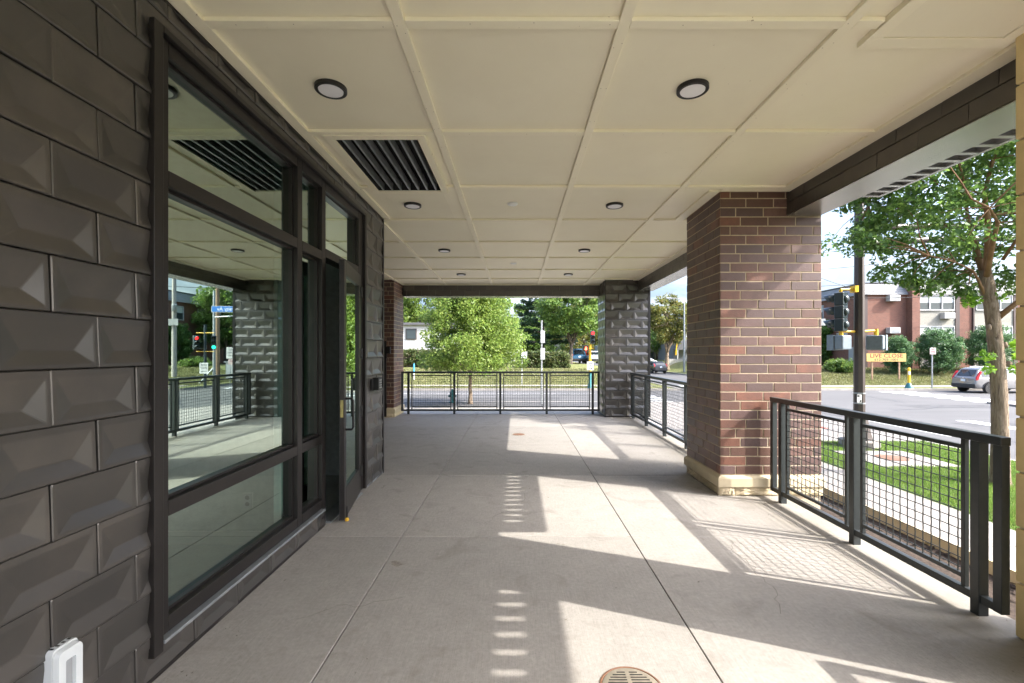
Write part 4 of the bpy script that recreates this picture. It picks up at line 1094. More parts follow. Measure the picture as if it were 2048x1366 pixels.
for (x, y, Yo) in ((1715, 495, -.3), (1745, 500, -.2), (1790, 490, 0), (1780, 545, .2), (1830, 560, .1), (1760, 440, .1), (1800, 390, .3), (1735, 455, .2), (1850, 575, 0), (1900, 560, .1), (1700, 480, -.2), (1930, 585, .0), (1725, 400, .4), (1765, 380, .4)):
    cc.append(PXY(x, y, NY) + Vector((0, Yo, 0)))
cc = np.array([tuple(p) for p in cc]); rad = np.where(np.arange(len(cc)) < 260, .36, .24)
put('crown', leaf_cloud('crown', 'leaf_near', cc, rad, 140, .055, droop=.5), nt)
tw = MB()
for k in range(0, len(cc)):
    p = Vector(cc[k]); q = min(limb_ends, key=lambda e_: (e_ - p).length); pts, rs = limb_path(q, p, .014, .004, k, 3); tw.path(pts, rs, 4)
tag(tw.build('twigs', 'limb_bark', nt, fix=False), kind='stuff')
sp = [PXY(x, y, NY - .1) for x, y in ((1972, 712), (1978, 740), (2034, 690), (2040, 715), (2030, 735), (1935, 605), (1945, 600), (2000, 590))]
put('sprouts', leaf_cloud('sprouts', 'bright_sprout', [tuple(p) for p in sp], np.full(len(sp), .15), 26, .06), nt)['kind'] = 'stuff'

# tree on the pavement beyond the far railing
rr3 = np.random.default_rng(12); cps = []
while len(cps) < 330:                          # broad skirt, narrowing upwards
    t_ = rr3.random() ** 1.25; rmax = 2.45 * (1 - t_ ** 1.7) * min(1, .72 + t_ * 3.2) + .25; a = rr3.uniform(0, 6.283); rr_ = rmax * math.sqrt(rr3.uniform(.08, 1)); rr_ *= 1 + .10 * math.sin(3 * a + 5 * t_)
    cps.append((-2.28 + rr_ * math.cos(a), 22.4 + rr_ * math.sin(a), .95 + 4.9 * t_ + .12 * rr3.normal()))
tree('street_tree', 'bushy bright green street tree standing beyond the far railing', (-2.25, 22.4, GZ), 2.0, .105, (-2.25, 22.4, 2.95), (2.5, 2.4, 3.0), 320, 170, .066, 'leaf_lime', 21, 'bark', 10, clump_r=.48, hollow=.2, cp=np.array(cps))
# trees across the cross street
FT = 'trees across the street'
tree('broadleaf_tree', 'broad leafy tree with dark forked trunk right of the far signpost', (6.05, 51, .28), 2.4, .26, (6.6, 51, 6.6), (4.2, 3.6, 3.5), 170, 110, .16, 'leaf_mid', 33, 'dark_bark', 8, FT, .85, -.8, lean=(.2, 0))
tree('broadleaf_tree', 'large pale green tree rising behind the white house at left', (-13.5, 64, .28), 4, .3, (-12.5, 63, 8.6), (6.2, 5, 5.2), 170, 110, .2, 'leaf_lime', 35, 'dark_bark', 8, FT, 1.1)
tree('broadleaf_tree', 'yellowing round tree with spreading limbs behind the dark parked car', (20.9, 63, -.93), 2.8, .33, (20.9, 63, 5.9), (3.5, 3.0, 3.7), 130, 95, .16, 'leaf_yellow', 37, 'bark', 8, FT, .75, -.75, hollow=.45)
tree('broadleaf_tree', 'shady tree beside the apartment block behind the brick pillar', (29.5, 52, .2), 3, .26, (29.3, 52, 6.0), (3.6, 3.0, 3.6), 120, 95, .17, 'leaf_mid', 39, 'dark_bark', 8, FT, .8)
for k, (x, y, z, rx, rz, m, lb) in enumerate(((-3, 74, 5.5, 6, 5.5, 'leaf_mid', 'hazy mid green tree far behind the bushy street tree'), (2.0, 80, 4.2, 5, 3.8, 'leaf_mid', 'low dark tree far behind the hedge and signpost'),
        (11.5, 78, 6, 5.2, 5.2, 'leaf_yellow', 'far yellow green tree behind the walk signal'), (15.6, 92, 6.5, 5, 5, 'leaf_mid', 'far green tree just left of the tiled pillar'), (26, 84, 4.4, 5.5, 4.6, 'leaf_mid', 'dark tree far down the side street behind the yellowing tree'), (33, 100, 4.2, 6, 4.6, 'leaf_mid', 'farthest tree at the end of the side street'),
        (-26, 70, 6.5, 6, 5.5, 'leaf_mid', 'tall tree far left beyond the white house'), (6.5, 95, 5.2, 6, 4.6, 'leaf_mid', 'tree far behind the forked tree'))):
    tree('broadleaf_tree', lb, (x, y, .28), 2.5, .22, (x, y, z), (rx, rx * .8, rz), 85, 85, .24, m, 60 + k, 'dark_bark', 5, FT, 1.15, hollow=.3)
# pine
pn = thing('pine_tree', 'tall pine with layered branches behind the far signpost', 'tree', (3.3, 57, .28), FT)
mb = MB(); mb.path([(3.3, 57, .2), (3.35, 57, 5), (3.3, 57, 10), (3.35, 57, 14)], [.28, .22, .13, .03], 10); mb.build('trunk', 'dark_bark', pn, smooth='all')
pc = []; pb = MB(); r_ = random.Random(3); z = 2.6
while z < 13.6:
    ln = 4.6 * (1 - (z - 2.0) / 12.6) ** .8 + .3
    for k in range(6):
        a = r_.uniform(0, 6.283); l_ = ln * r_.uniform(.6, 1.08); e = Vector((3.3 + math.cos(a) * l_, 57 + math.sin(a) * l_, z + r_.uniform(.0, .45)))
        pts, rs = limb_path((3.32, 57, z), e, .055, .012, int(z * 100) + k, 4, .1); pb.path(pts, rs, 5)
        for f in np.linspace(.35, 1.0, max(3, int(l_ * 2.2))): pc.append(tuple(Vector((3.32, 57, z)).lerp(e, f) + Vector((r_.uniform(-.3, .3), r_.uniform(-.3, .3), .08 + .1 * f))))
    z += .72
tag(pb.build('limbs', 'dark_bark', pn, smooth='all'), kind='stuff')
pcs = np.array(pc); me = leaf_cloud('crown', 'needle', pcs, np.full(len(pcs), .36), 40, .16); co = np.empty(len(me.vertices) * 3); me.vertices.foreach_get('co', co); put('crown', me, pn)
# hedges
def hedge(label, x0, x1, y0, y1, z0, z1, seed, m='hedge_leaf', n=150, per=120):
    h_ = thing('hedge', label, 'hedge', ((x0 + x1) / 2, (y0 + y1) / 2, z0), 'hedges across the street')
    MB().box(x0 + .25, x1 - .25, y0 + .25, y1 - .2, z0, z1 - .3).build('core', 'dark_bark', h_)
    r_ = np.random.default_rng(seed); c = np.stack([r_.uniform(x0, x1, n), r_.uniform(y0, y1, n), r_.uniform(z0 + .1, z1, n)], 1)
    k = r_.random(n) < .6; c[k, 1] = y0 + r_.uniform(0, .25, k.sum())
    put('foliage', leaf_cloud('foliage', m, c, np.full(n, .34), per, .085), h_); return h_
hedge('long clipped hedge in front of the white house, left of the signpost', -13.5, -1.0, 42.4, 43.8, .2, 1.75, 1, n=330, per=70)
hedge('brownish clipped hedge to the right of the far signpost', .2, 4.9, 42.0, 43.6, .15, 1.6, 2, n=170, per=80)
# junipers and shrubs before the apartment block
def shrub(label, base, r, h, m, seed, n=110, per=120, size=.07, name='juniper_shrub'):
    s = thing(name, label, 'shrub', base, 'shrubs before the apartment block')
    c = crown_points((base[0], base[1], base[2] + h * .52), r, r * .9, h * .52, n, seed, .25)
    mb = MB(); rr_ = random.Random(seed)
    for k in range(7): pts, rs = limb_path(base, Vector(c[k * 5]), .07, .015, seed + k, 4); mb.path(pts, rs, 5)
    tag(mb.build('stems', 'dark_bark', s, smooth='all'), kind='stuff')
    put('foliage', leaf_cloud('foliage', m, c, np.full(n, .38) * rng.uniform(.7, 1.3, n), per, size, droop=-.5), s); return s
shrub('rounded juniper left of the two beside the no parking sign', (33.0, 39.2, -.1), 1.05, 2.9, 'juniper', 5)
shrub('taller spreading juniper right behind the no parking sign', (36.2, 39.0, -.1), 1.65, 3.7, 'juniper', 6, 170)
shrub('dark juniper partly behind the street tree trunk', (41.2, 39.5, -.1), 1.75, 3.9, 'juniper', 7, 150)
shrub('low bright green shrub at the corner of the apartment block', (28.6, 40.2, -.05), 1.25, .95, 'leaf_mid', 8, 70, 90, .08, 'leafy_shrub')
shrub('tall dark creeper shrub against the side of the apartment block', (30.9, 46.5, .2), 1.1, 4.6, 'leaf_near', 9, 110, 100, .10, 'leafy_shrub')
shrub('low green shrub near the grey utility pole', (27.0, 43.5, .1), 1.4, 1.0, 'leaf_mid', 10, 60, 90, .08, 'leafy_shrub')

# ================================================================== BUILDINGS
ab = thing('apartment_building', 'two storey red brick apartment block with pale shingle mansard roof at right', 'building', (44, 49, .29))
AX, AY, AZ, AR, AT = 32.0, 42.0, .1, 6.93, 8.05
MB().box(AX, 64, AY, 58, AZ, AR).build('wall', 'far_brick', ab)
rf = MB(); o_ = .25
rf.add([(AX - o_, AY - o_, AR - .02), (64, AY - o_, AR - .02), (64, 58, AR - .02), (AX - o_, 58, AR - .02), (AX + .55, AY + .55, AT), (64, AY + .55, AT), (64, 58, AT), (AX + .55, 58, AT)],
       [(0, 3, 2, 1), (4, 5, 6, 7), (0, 1, 5, 4), (1, 2, 6, 5), (2, 3, 7, 6), (3, 0, 4, 7)]); rfo = rf.build('roof', 'shingle', ab)
MB().box(AX + .45, 64, AY + .45, AY + .75, AT, AT + .07).box(AX + .45, AX + .75, AY + .76, 58, AT, AT + .07).build('roof_edge', 'roof_dark', rfo)
MB().box(36.05, 36.75, AY - .62, AY + .5, AZ, AT + .15).build('brick_fin', 'far_brick', ab)
MB().box(AX + .12, AX + .42, AY - .06, AY - .003, AZ, AR - .05).build('corner_board', 'brown_post', ab)
def win_front(x0, x1, z0, z1, nl, side=False, ypl=None):
    """window with frame, panes, half drawn curtain; side=True: on the face that looks towards -X"""
    yp = AY - .004 if ypl is None else ypl
    def B(mb, a, b, d0, d1, za, zb):
        if side: mb.box(AX - d1, AX - d0, a, b, za, zb)
        else: mb.box(a, b, yp - d1, yp - d0, za, zb)
        return mb
    fr = MB(); f = .09
    B(fr, x0, x1, .0, .10, z1 - f, z1); B(fr, x0, x1, .0, .12, z0, z0 + f)
    w = (x1 - x0) / nl
    for k in range(nl + 1): B(fr, max(x0, x0 + k * w - f / 2), min(x1, x0 + k * w + f / 2), .0, .101, z0 + f, z1 - f)
    wd = fr.build('window', 'window_white', ab)
    for k in range(nl):
        a, b = x0 + k * w + f / 2, x0 + (k + 1) * w - f / 2
        B(MB(), a, b, .01, .03, z0 + f, z1 - f).build('pane', 'far_glass', wd)
        zc = z1 - f - (z1 - z0) * .42
        B(MB(), a + .02, b - .02, .031, .034, zc, z1 - f - .01).build('curtain', 'curtain', wd)
for (x0, x1) in ((36.95, 40.35), (42.35, 45.7), (47.6, 50.9)):
    MB().box(x0 - .12, x1 + .12, AY - .05, AY - .003, AZ, AR - .03).build('stucco_panel', 'stucco', ab)
    MB().box(x0 - .24, x0 - .121, AY - .12, AY - .003, AZ, AR - .03).build('post', 'brown_post', ab); MB().box(x1 + .121, x1 + .5, AY - .12, AY - .003, AZ, AR - .03).build('post', 'brown_post', ab)
    win_front(x0, x1, 5.45, 6.85, 3, ypl=AY - .052); win_front(x0, x1, 2.3, 4.02, 3, ypl=AY - .052)
    win_front(x0 + .9, x1 - .9, .55, 1.75, 2, ypl=AY - .052)
for (y, z0, z1) in ((44.6, 5.0, 6.5), (48.0, 5.0, 6.5), (51.6, 5.0, 6.5), (44.6, 2.0, 3.5), (48.0, 2.0, 3.5), (51.6, 2.0, 3.5)): win_front(y - .7, y + .7, z0, z1, 1, True)
for (x, z, d) in ((34.6, 6.55, .0), (34.6, 3.6, .0), (39.55, 4.95, .05)):
    a = MB().box(x - .48, x + .48, AY - .50 - d, AY - .004 - d, z - .27, z + .27).build('air_conditioner', 'ac_white', ab, bevel=.02)
    g = MB()
    for k in range(6): g.box(x - .28, x + .40, AY - .512 - d, AY - .501 - d, z - .20 + k * .07, z - .165 + k * .07)
    g.build('grille', 'grey_plastic', a)
MB().box(AX - .06, AX - .003, 42.9, 43.7, .3, 2.1).build('side_door', 'grey_plastic', ab)
# green roofed house seen in the window reflection
gh = thing('house', 'low brick house with green hipped roof behind the brick pillar', 'house', (30, 62, .28))
MB().box(26.5, 31.5, 60, 66, -1.0, 3.0).build('wall', 'far_brick', gh)
MB().add([(26, 59.5, 3.0), (32, 59.5, 3.0), (32, 66.5, 3.0), (26, 66.5, 3.0), (29, 62, 5.2), (29, 64, 5.2)], [(0, 1, 4), (1, 2, 5, 4), (2, 3, 5), (3, 0, 4, 5), (0, 3, 2, 1)]).build('roof', 'green_roof', gh)
f = MB().box(28.2, 29.4, 59.95, 59.996, .9, 2.2).build('window', 'window_white', gh); MB().box(28.3, 29.3, 59.92, 59.949, 1.0, 2.1).build('pane', 'far_glass', f)
# white house behind the street tree
def boards(parent, x0, x1, y, z0, z1, step, mat, dep=.02):
    z = z0; shared = {}
    while z < z1 - .02:
        h_ = min(step, z1 - z); k = round(h_, 3)
        if k not in shared: shared[k] = MB().add([(0, 0, 0), (x1 - x0, 0, 0), (x1 - x0, 0, h_), (0, 0, h_), (0, -dep, 0), (x1 - x0, -dep, 0), (x1 - x0, -.002, h_), (0, -.002, h_)], [(0, 1, 2, 3), (4, 5, 6, 7), (0, 1, 5, 4), (0, 4, 7, 3), (1, 2, 6, 5)]).mesh('board', mat)
        put('board', shared[k], parent, (x0, y, z)); z += step
wh = thing('house', 'white flat roofed house with lap siding behind the bushy street tree', 'house', (-10, 52, .28))
MB().box(-19, -4.5, 50, 58, .2, 4.6).build('wall', 'siding_white', wh); boards(wh, -19, -4.5, 49.996, 1.9, 4.55, .3, 'siding_white')
MB().box(-19.3, -4.2, 49.6, 58.3, 4.6, 4.85).build('roof', 'roof_dark', wh)
for x in (-12.0, -8.0, -15.6):
    f = MB().box(x - .1, x + 1.1, 49.90, 49.97, 3.0, 4.2).build('window', 'brown_post', wh); MB().box(x, x + 1.0, 49.87, 49.899, 3.08, 4.12).build('pane', 'far_glass', f)
MB().box(-19, -4.5, 49.5, 49.95, .2, 1.88).build('plinth', 'brown_post', wh)
# low long building / bus-yellow stripe seen over the hedge
lb = thing('low_shop', 'long low white building with a yellow fascia seen over the hedge', 'building', (2, 66, .28))
MB().box(-2.5, 4.7, 66, 72, .2, 1.55).build('wall', 'siding_white', lb); MB().box(.4, 4.72, 65.94, 65.998, 1.2, 1.45).build('fascia', 'sign_cream', lb); MB().box(-2.6, 4.8, 65.9, 72.1, 1.56, 1.72).build('roof', 'siding_white', lb)
MB().box(-1.5, -.3, 65.95, 65.99, .4, 1.1).build('window', 'far_glass', lb)
# grey gabled house down the side street
hh = thing('house', 'dark grey house with gabled porch roof down the side street', 'house', (27, 75, -.9))
hx0, hx1, hy = 25.6, 31.5, 74.0
MB().box(hx0, hx1, hy, 82, -1.0, 6.2).build('wall', 'siding_grey', hh)
MB().prism([(hx0 - .4, 6.2), (hx1 + .4, 6.2), ((hx0 + hx1) / 2, 8.8)], 'y', hy - .4, 82).build('roof', 'roof_dark', hh)
f = MB().box(26.5, 27.7, hy - .06, hy - .004, 3.9, 6.0).build('window', 'window_white', hh); MB().box(26.6, 27.06, hy - .09, hy - .061, 4.0, 5.9).build('pane', 'far_glass', f); MB().box(27.14, 27.6, hy - .09, hy - .061, 4.0, 5.9).build('pane', 'far_glass', f)
MB().prism([(25.4, 2.0), (28.6, 2.0), (26.4, 4.0)], 'y', hy - 2.0, hy - .1).build('porch_roof', 'roof_dark', hh)
MB().tube((25.6, hy - 1.9, -1), (25.6, hy - 1.9, 2.0), .09).build('porch_post', 'window_white', hh); MB().tube((28.3, hy - 1.9, -1), (28.3, hy - 1.9, 2.0), .09).build('porch_post', 'window_white', hh)
w2 = thing('house', 'white house half hidden behind the yellowing tree', 'house', (21, 86, -.9))
MB().box(20.6, 29, 85, 92, -1, 2.1).build('wall', 'siding_white', w2); MB().prism([(20.2, 2.1), (29.4, 2.1), (25, 3.4)], 'y', 84.6, 92).build('roof', 'roof_dark', w2)
for x in (23.2, 25.4):
    f = MB().box(x - .5, x + .5, 84.93, 84.996, .3, 1.7).build('window', 'brown_post', w2); MB().box(x - .4, x + .4, 84.9, 84.929, .4, 1.6).build('pane', 'far_glass', f)
# picket fence pieces
pf = thing('picket_fence', 'white board fence beside the grey house down the side street', 'fence', (23.5, 67, -.93))
MB().box(21.9, 26.5, 67.06, 67.10, -.2, -.1).build('rail', 'fence_white', pf); MB().box(21.9, 26.5, 67.06, 67.10, .4, .5).build('rail', 'fence_white', pf)
pm = MB().box(-.10, .10, -.02, .02, 0, 1.55).mesh('board', 'fence_white')
for k in range(18): put('board', pm, pf, (22.0 + .255 * k, 67, -.9))

# ================================================================== POLES, SIGNALS, SIGNS
def signal_head(parent, c, face, lit=None, s=1.0, size=.355, body='signal_black', visor=.26):
    """three section head centred at c, lenses facing the heading `face` (radians, 0 = +X)"""
    rot = Matrix.Translation(Vector(c)) @ Matrix.Rotation(face, 4, 'Z')
    def tr(mb): mb.V = [tuple(rot @ Vector(v)) for v in mb.V]; return mb
    hs = tr(MB().box(-.12, .10, -size * .46, size * .46, -1.5 * size, -.5 * size - .006).box(-.12, .10, -size * .46, size * .46, -.5 * size, .5 * size - .006).box(-.12, .10, -size * .46, size * .46, .5 * size, 1.5 * size)).build('signal_head', body, parent, bevel=.02)
    tag(hs, kind=None)
    for k, nm in enumerate(('red', 'amber', 'green')):
        z = size * (1 - k); n = 16; mb = MB(); r_ = size * .42; vs = []; fs = []
        for i in range(n + 1):
            q = math.pi * (-.12 + 1.24 * i / n); L_ = visor
            vs += [(.10, r_ * math.cos(q), z + r_ * math.sin(q)), (.10 + L_ * (.55 + .45 * max(0, math.sin(q))), r_ * .96 * math.cos(q), z + r_ * .96 * math.sin(q) - .02)]
        for i in range(n): fs.append((2 * i, 2 * i + 1, 2 * i + 3, 2 * i + 2))
        mb.add(vs, fs); v_ = tr(mb).build('visor', body, hs, smooth='all', fix=False); v_.location = (0, 0, 0)
        so = v_.modifiers.new('t', 'SOLIDIFY'); so.thickness = .012
        lm = {'red': 'lamp_red', 'green': 'lamp_green'}.get(nm, 'lens_dark') if lit == nm else 'lens_dark'
        l_ = tr(MB().lathe([(r_ * .92, .101), (r_ * .6, .13), (.001, .14)], (0, 0, z), 16, 'x')).build('lens', lm, hs, smooth='all'); l_.location = (0, 0, 0)
        bk = tr(MB().lathe([(r_ * .75, -.121), (r_ * .70, -.15), (r_ * .45, -.185), (.001, -.195)], (0, 0, z), 16, 'x')).build('back_dome', body, hs, smooth='all'); bk.location = (0, 0, 0)
    return hs
def ped_head(parent, c, face, lit=False, s=.44, body='signal_black'):
    rot = Matrix.Translation(Vector(c)) @ Matrix.Rotation(face, 4, 'Z')
    def tr(mb): mb.V = [tuple(rot @ Vector(v)) for v in mb.V]; return mb
    h_ = tr(MB().box(-.14, .09, -s / 2, s / 2, -s / 2, s / 2)).build('walk_signal', body, parent, bevel=.03)
    w = .018
    v_ = tr(MB().box(.0905, .27, -s / 2 - w, -s / 2 + .004, -s / 2 - w, s / 2 + w).box(.0905, .27, s / 2 - .004, s / 2 + w, -s / 2 - w, s / 2 + w).box(.0905, .27, -s / 2 + .004, s / 2 - .004, s / 2 - .004, s / 2 + w).box(.0905, .27, -s / 2 + .004, s / 2 - .004, -s / 2 - w, -s / 2 + .004)).build('visor', body, h_); v_.location = (0, 0, 0)
    g = tr(MB().box(.0905, .10, -s / 2 + .03, s / 2 - .03, -s / 2 + .03, s / 2 - .03)).build('screen', 'lens_dark', h_); g.location = (0, 0, 0)
    if lit:
        hd = MB().box(.1005, .104, -.02, .12, -.12, .02)
        for k in range(4): hd.box(.1005, .104, -.02 + .036 * k, .006 + .036 * k, .022, .12 + .02 * (k in (1, 2)))
        hd.box(.1005, .104, -.075, -.022, -.08, -.03); q = tr(hd).build('hand_symbol', 'hand_red', h_); q.location = (0, 0, 0)
    return h_
def octo(mb, x, y, z0, z1, r0, r1): mb.lathe([(r0, z0), (r1, z1)], (x, y, 0), 8); return mb
# near corner pole with heads, bracket arms and mast arms
PX_, PY_ = 9.24, 12.25
sp_ = thing('signal_pole', 'tall dark bronze traffic signal pole on the near street corner', 'signal pole', (PX_, PY_, GZ))
def W(x, y): return PXY(x, y, PY_)
octo(MB(), PX_, PY_, GZ + .05, 7.2, .138, .105).build('pole', 'pole_bronze', sp_)
MB().lathe([(.46, GZ - .02), (.46, GZ + .17), (.43, GZ + .20), (.001, GZ + .20)], (PX_, PY_, 0), 8).build('footing', 'pavement', sp_)
MB().lathe([(.30, GZ + .201), (.28, GZ + .28), (.19, GZ + .75), (.17, GZ + .76)], (PX_, PY_, 0), 8).build('base_shroud', 'pole_bronze', sp_)
sh = signal_head(sp_, W(1681, 624), R(125), None, size=.345, visor=.30)
for (y0, x1) in ((579, 1681),): MB().tube(W(1709, y0), W(x1, y0), .035).box(W(1705, 0).x, W(1712, 0).x, PY_ - .1, PY_ + .1, W(0, y0 + 6).z, W(0, y0 - 7).z).tube(W(x1, y0 + 1), W(x1, y0 + 12), .04).build('bracket', 'signal_yellow', sp_, smooth=True)
MB().tube(W(1709, 663), W(1682, 663), .035).tube(W(1682, 661), W(1682, 672), .05).build('bracket', 'signal_yellow', sp_, smooth=True)
MB().tube(W(1725, 663), W(1752, 661), .035).tube(W(1752, 658), W(1752, 672), .05).build('bracket', 'signal_yellow', sp_, smooth=True)
ped_head(sp_, W(1684, 685), R(112), s=.38, body='ped_blue_grey'); ped_head(sp_, W(1751, 685), R(40), s=.38, body='ped_blue_grey')
for (ya, yb) in ((457, 449), (490, 470)):
    MB().path([W(1718, ya), W(1850, (ya + yb) / 2), W(2400, yb)], [.10, .085, .05], 10).build('mast_arm', 'pole_bronze', sp_, smooth=True)
MB().box(W(1722, 0).x, W(1738, 0).x, PY_ - .16, PY_ + .1, W(0, 463).z, W(0, 444).z).build('junction_box', 'signal_black', sp_, bevel=.02)
for y in (786, 806): MB().lathe([(.145, W(0, y + 1.2).z), (.145, W(0, y - 1.2).z)], (PX_, PY_, 0), 8).build('strap', 'galvanised', sp_)
MB().box(W(1706, 0).x, W(1715, 0).x, PY_ - .150, PY_ - .141, W(0, 804).z, W(0, 788).z).build('sticker', 'sign_white', sp_)
MB().box(W(1706.5, 0).x, W(1711, 0).x, PY_ - .153, PY_ - .151, W(0, 793).z, W(0, 789).z).box(W(1711, 0).x, W(1714, 0).x, PY_ - .153, PY_ - .151, W(0, 803).z, W(0, 799).z).build('sticker_print', 'ink_black', sp_)

def sign_plate(parent, name, c, w, h_, mat, back='sign_back', yaw=0, t_=.012):
    rot = Matrix.Translation(Vector(c)) @ Matrix.Rotation(yaw, 4, 'Z')
    def tr(mb): mb.V = [tuple(rot @ Vector(v)) for v in mb.V]; return mb
    p = tr(MB().prism(rr2(w, h_), 'y', -t_, 0)).build(name, mat, parent); return p, rot
def rr2(w, h_, r_=.03): return [(u, v) for u, v in rrect(-w / 2, w / 2, -h_ / 2, h_ / 2, min(r_, w / 4, h_ / 4), 3)]
def letter(parent, txt, rot, size, mat, dz=0, dx=0, sx=1.0, off=.014):
    me = text_mesh(txt, size, .002, 'lettering', mat, sx=sx); me.transform(rot @ Matrix.Translation((dx, -off, dz)) @ Matrix.Rotation(R(90), 4, 'X'))
    o = put('lettering', me); o.parent = parent; o.location = (0, 0, 0) if parent.type == 'MESH' else -Vector(parent.location); return o
# far corner signal with ONE WAY plate
fs = thing('traffic_signal', 'red traffic signal and walk signal on a yellow post across the street', 'traffic signal', (5.07, 31.9, -.93))
def W2(x, y): return PXY(x, y, 31.9)
fx = W2(1180, 0).x
MB().tube((fx, 31.9, -.93), (fx, 31.9, W2(0, 688).z), .085, n=12).build('post', 'signal_yellow', fs, smooth=True)
MB().lathe([(.20, -.93), (.19, -.86), (.11, -.55), (.10, .15), (.086, .16)], (fx, 31.9, 0), 12).build('post_base', 'teal_paint', fs, smooth=True)
signal_head(fs, (W2(1184, 0).x, 31.7, W2(0, 675).z), R(-90), 'red', size=.30); ped_head(fs, (W2(1169.5, 0).x, 31.7, W2(0, 697).z), R(-90), True, s=.38)
MB().box(W2(1188, 0).x, W2(1194, 0).x, 31.6, 31.9, W2(0, 702).z, W2(0, 691).z).build('control_box', 'signal_black', fs, bevel=.02)
MB().tube((W2(1172, 0).x, 31.8, W2(0, 697).z), (W2(1190, 0).x, 31.8, W2(0, 697).z), .03).build('bracket', 'signal_yellow', fs)
p, rot = sign_plate(fs, 'one_way_plate', (W2(1180, 0).x, 31.78, W2(0, 731.5).z), .46, .60, 'sign_white')
letter(p, 'ONE', rot, .18, 'ink_black', .17); letter(p, 'WAY', rot, .18, 'ink_black', -.01)
def arrow(parent, rot, w, z, d=1, mat='ink_black'):
    mb = MB().prism([(-w * d, -.02), (w * .4 * d, -.02), (w * .4 * d, -.055), (w * d, 0), (w * .4 * d, .055), (-w * .0 * d + w * .4 * d, .02), (-w * d, .02)], 'y', -.0165, -.0125)
    mb.V = [tuple(rot @ (Vector(v) + Vector((0, 0, z)))) for v in mb.V]; o = mb.build('arrow', mat, parent); o.location = (0, 0, 0)
arrow(p, rot, .16, -.19)
# signposts beyond the far railing
g1 = thing('signpost', 'white signpost with two stacked signs seen edge on beyond the far railing', 'sign', (1.26, 22.5, GZ))
MB().tube((1.26, 22.5, GZ), (1.26, 22.5, PXY(0, 641, 22.5).z), .045, n=10).build('post', 'galvanised', g1, smooth=True)
for (y0, y1, w) in ((661, 686, .50), (696, 719, .52)):
    za, zb = PXY(0, y1, 22.5).z, PXY(0, y0, 22.5).z; p, rot = sign_plate(g1, 'sign_plate', (1.31, 22.43, (za + zb) / 2), w, zb - za, 'sign_back', yaw=R(62)); MB().box(1.225, 1.30, 22.43, 22.47, za + .1, zb - .1).build('clamp', 'black_metal', g1)
for y in (665, 682, 700, 716): MB().lathe([(.055, PXY(0, y + .9, 22.5).z), (.055, PXY(0, y - .9, 22.5).z)], (1.26, 22.5, 0), 10).build('strap', 'black_metal', g1)
g2 = thing('signpost', 'small white sign on a thin post across the cross street', 'sign', (.45, 34.4, -.9))
MB().tube((.45, 34.4, -.95), (.45, 34.4, 2.0), .03).build('post', 'sign_white', g2); p, rot = sign_plate(g2, 'sign_plate', (.62, 34.35, 1.38), .42, .48, 'sign_white'); letter(p, 'BUS', rot, .12, 'sign_blue', .08)
g3 = thing('hydrant_marker', 'thin blue and white marker post at the left before the hedge', 'marker post', (-8.3, 37, -.65))
MB().tube((-8.3, 37, -.8), (-8.3, 37, -.05), .06).build('post', 'sign_white', g3); MB().tube((-8.3, 37, -.05), (-8.3, 37, .68), .065).build('sleeve', 'blue_post', g3)
hy_ = thing('fire_hydrant', 'small teal hydrant at the kerb beyond the far railing', 'hydrant', (-3.2, 22.9, GZ))
local('body', MB().lathe([(.16, 0), (.16, .05), (.11, .07), (.11, .42), (.14, .44), (.14, .50), (.10, .58), (.04, .64), (.03, .70), (.001, .70)], (0, 0, 0), 16), 'teal_paint', hy_, smooth=True)
for s_ in (-1, 1): local('nozzle', MB().tube((0, 0, .34), (s_ * .2, 0, .34), .06, n=10), 'teal_paint', hy_, smooth=True)
# utility poles, cables
def upole(label, x, y, z, h_, r, mat, arm=True):
    p = thing('utility_pole', label, 'utility pole', (x, y, z), 'utility poles across the street'); MB().tube((x, y, z - .1), (x, y, z + h_), r, r * .7, 12).build('post', mat, p, smooth=True)
    if arm: MB().box(x - 1.1, x + 1.1, y - .16, y - r * .72, z + h_ - .7, z + h_ - .55).build('crossarm', mat, p)
    if arm:
        for dx in (-1, -.5, .5, 1): MB().lathe([(.03, z + h_ - .549), (.06, z + h_ - .5), (.06, z + h_ - .42), (.02, z + h_ - .38)], (x + dx, y - .14, 0), 8).build('insulator', 'grey_pole', p)
    return p
u1 = upole('grey utility pole standing before the apartment block, behind the brick pillar', 24.9, 38, -.6, 9.3, .2, 'grey_pole', False)
MB().lathe([(.16, 5.0), (.2, 5.05), (.2, 5.55), (.14, 5.6)], (24.7, 37.75, 0), 12).build('transformer', 'galvanised', u1, smooth=True)
sign_plate(u1, 'sign_plate', (25.0, 37.7, 4.1), 1.3, .55, 'sign_back')
upole('brown wooden utility pole behind the brick pillar', 21.6, 38.5, -.8, 10.5, .19, 'wood_pole')
mp = thing('sign_mast', 'galvanised mast beside the wooden pole holding the blue street sign', 'sign mast', (20.9, 37, -.9))
MB().tube((20.9, 37, -1), (20.9, 37, 6.6), .12, .09, 12).build('post', 'galvanised', mp, smooth=True); MB().tube((20.9, 37, 4.45), (16.6, 36.2, 4.6), .06, .05, 10).build('arm', 'galvanised', mp, smooth=True)
MB().tube((20.9, 37, .4), (21.6, 36.2, -.95), .05).build('brace', 'galvanised', mp)
p, rot = sign_plate(mp, 'street_name_plate', (18.9, 36.5, 5.05), 3.55, .50, 'sign_white', yaw=R(-6)); 
q = MB().prism(rr2(3.47, .43), 'y', -.016, -.0125); q.V = [tuple(rot @ Vector(v)) for v in q.V]; bq = q.build('blue_field', 'sign_blue', p); bq.location = (0, 0, 0)
letter(p, 'SE University Av', rot, .40, 'ink_white', 0, 0, 1.0, .0185)
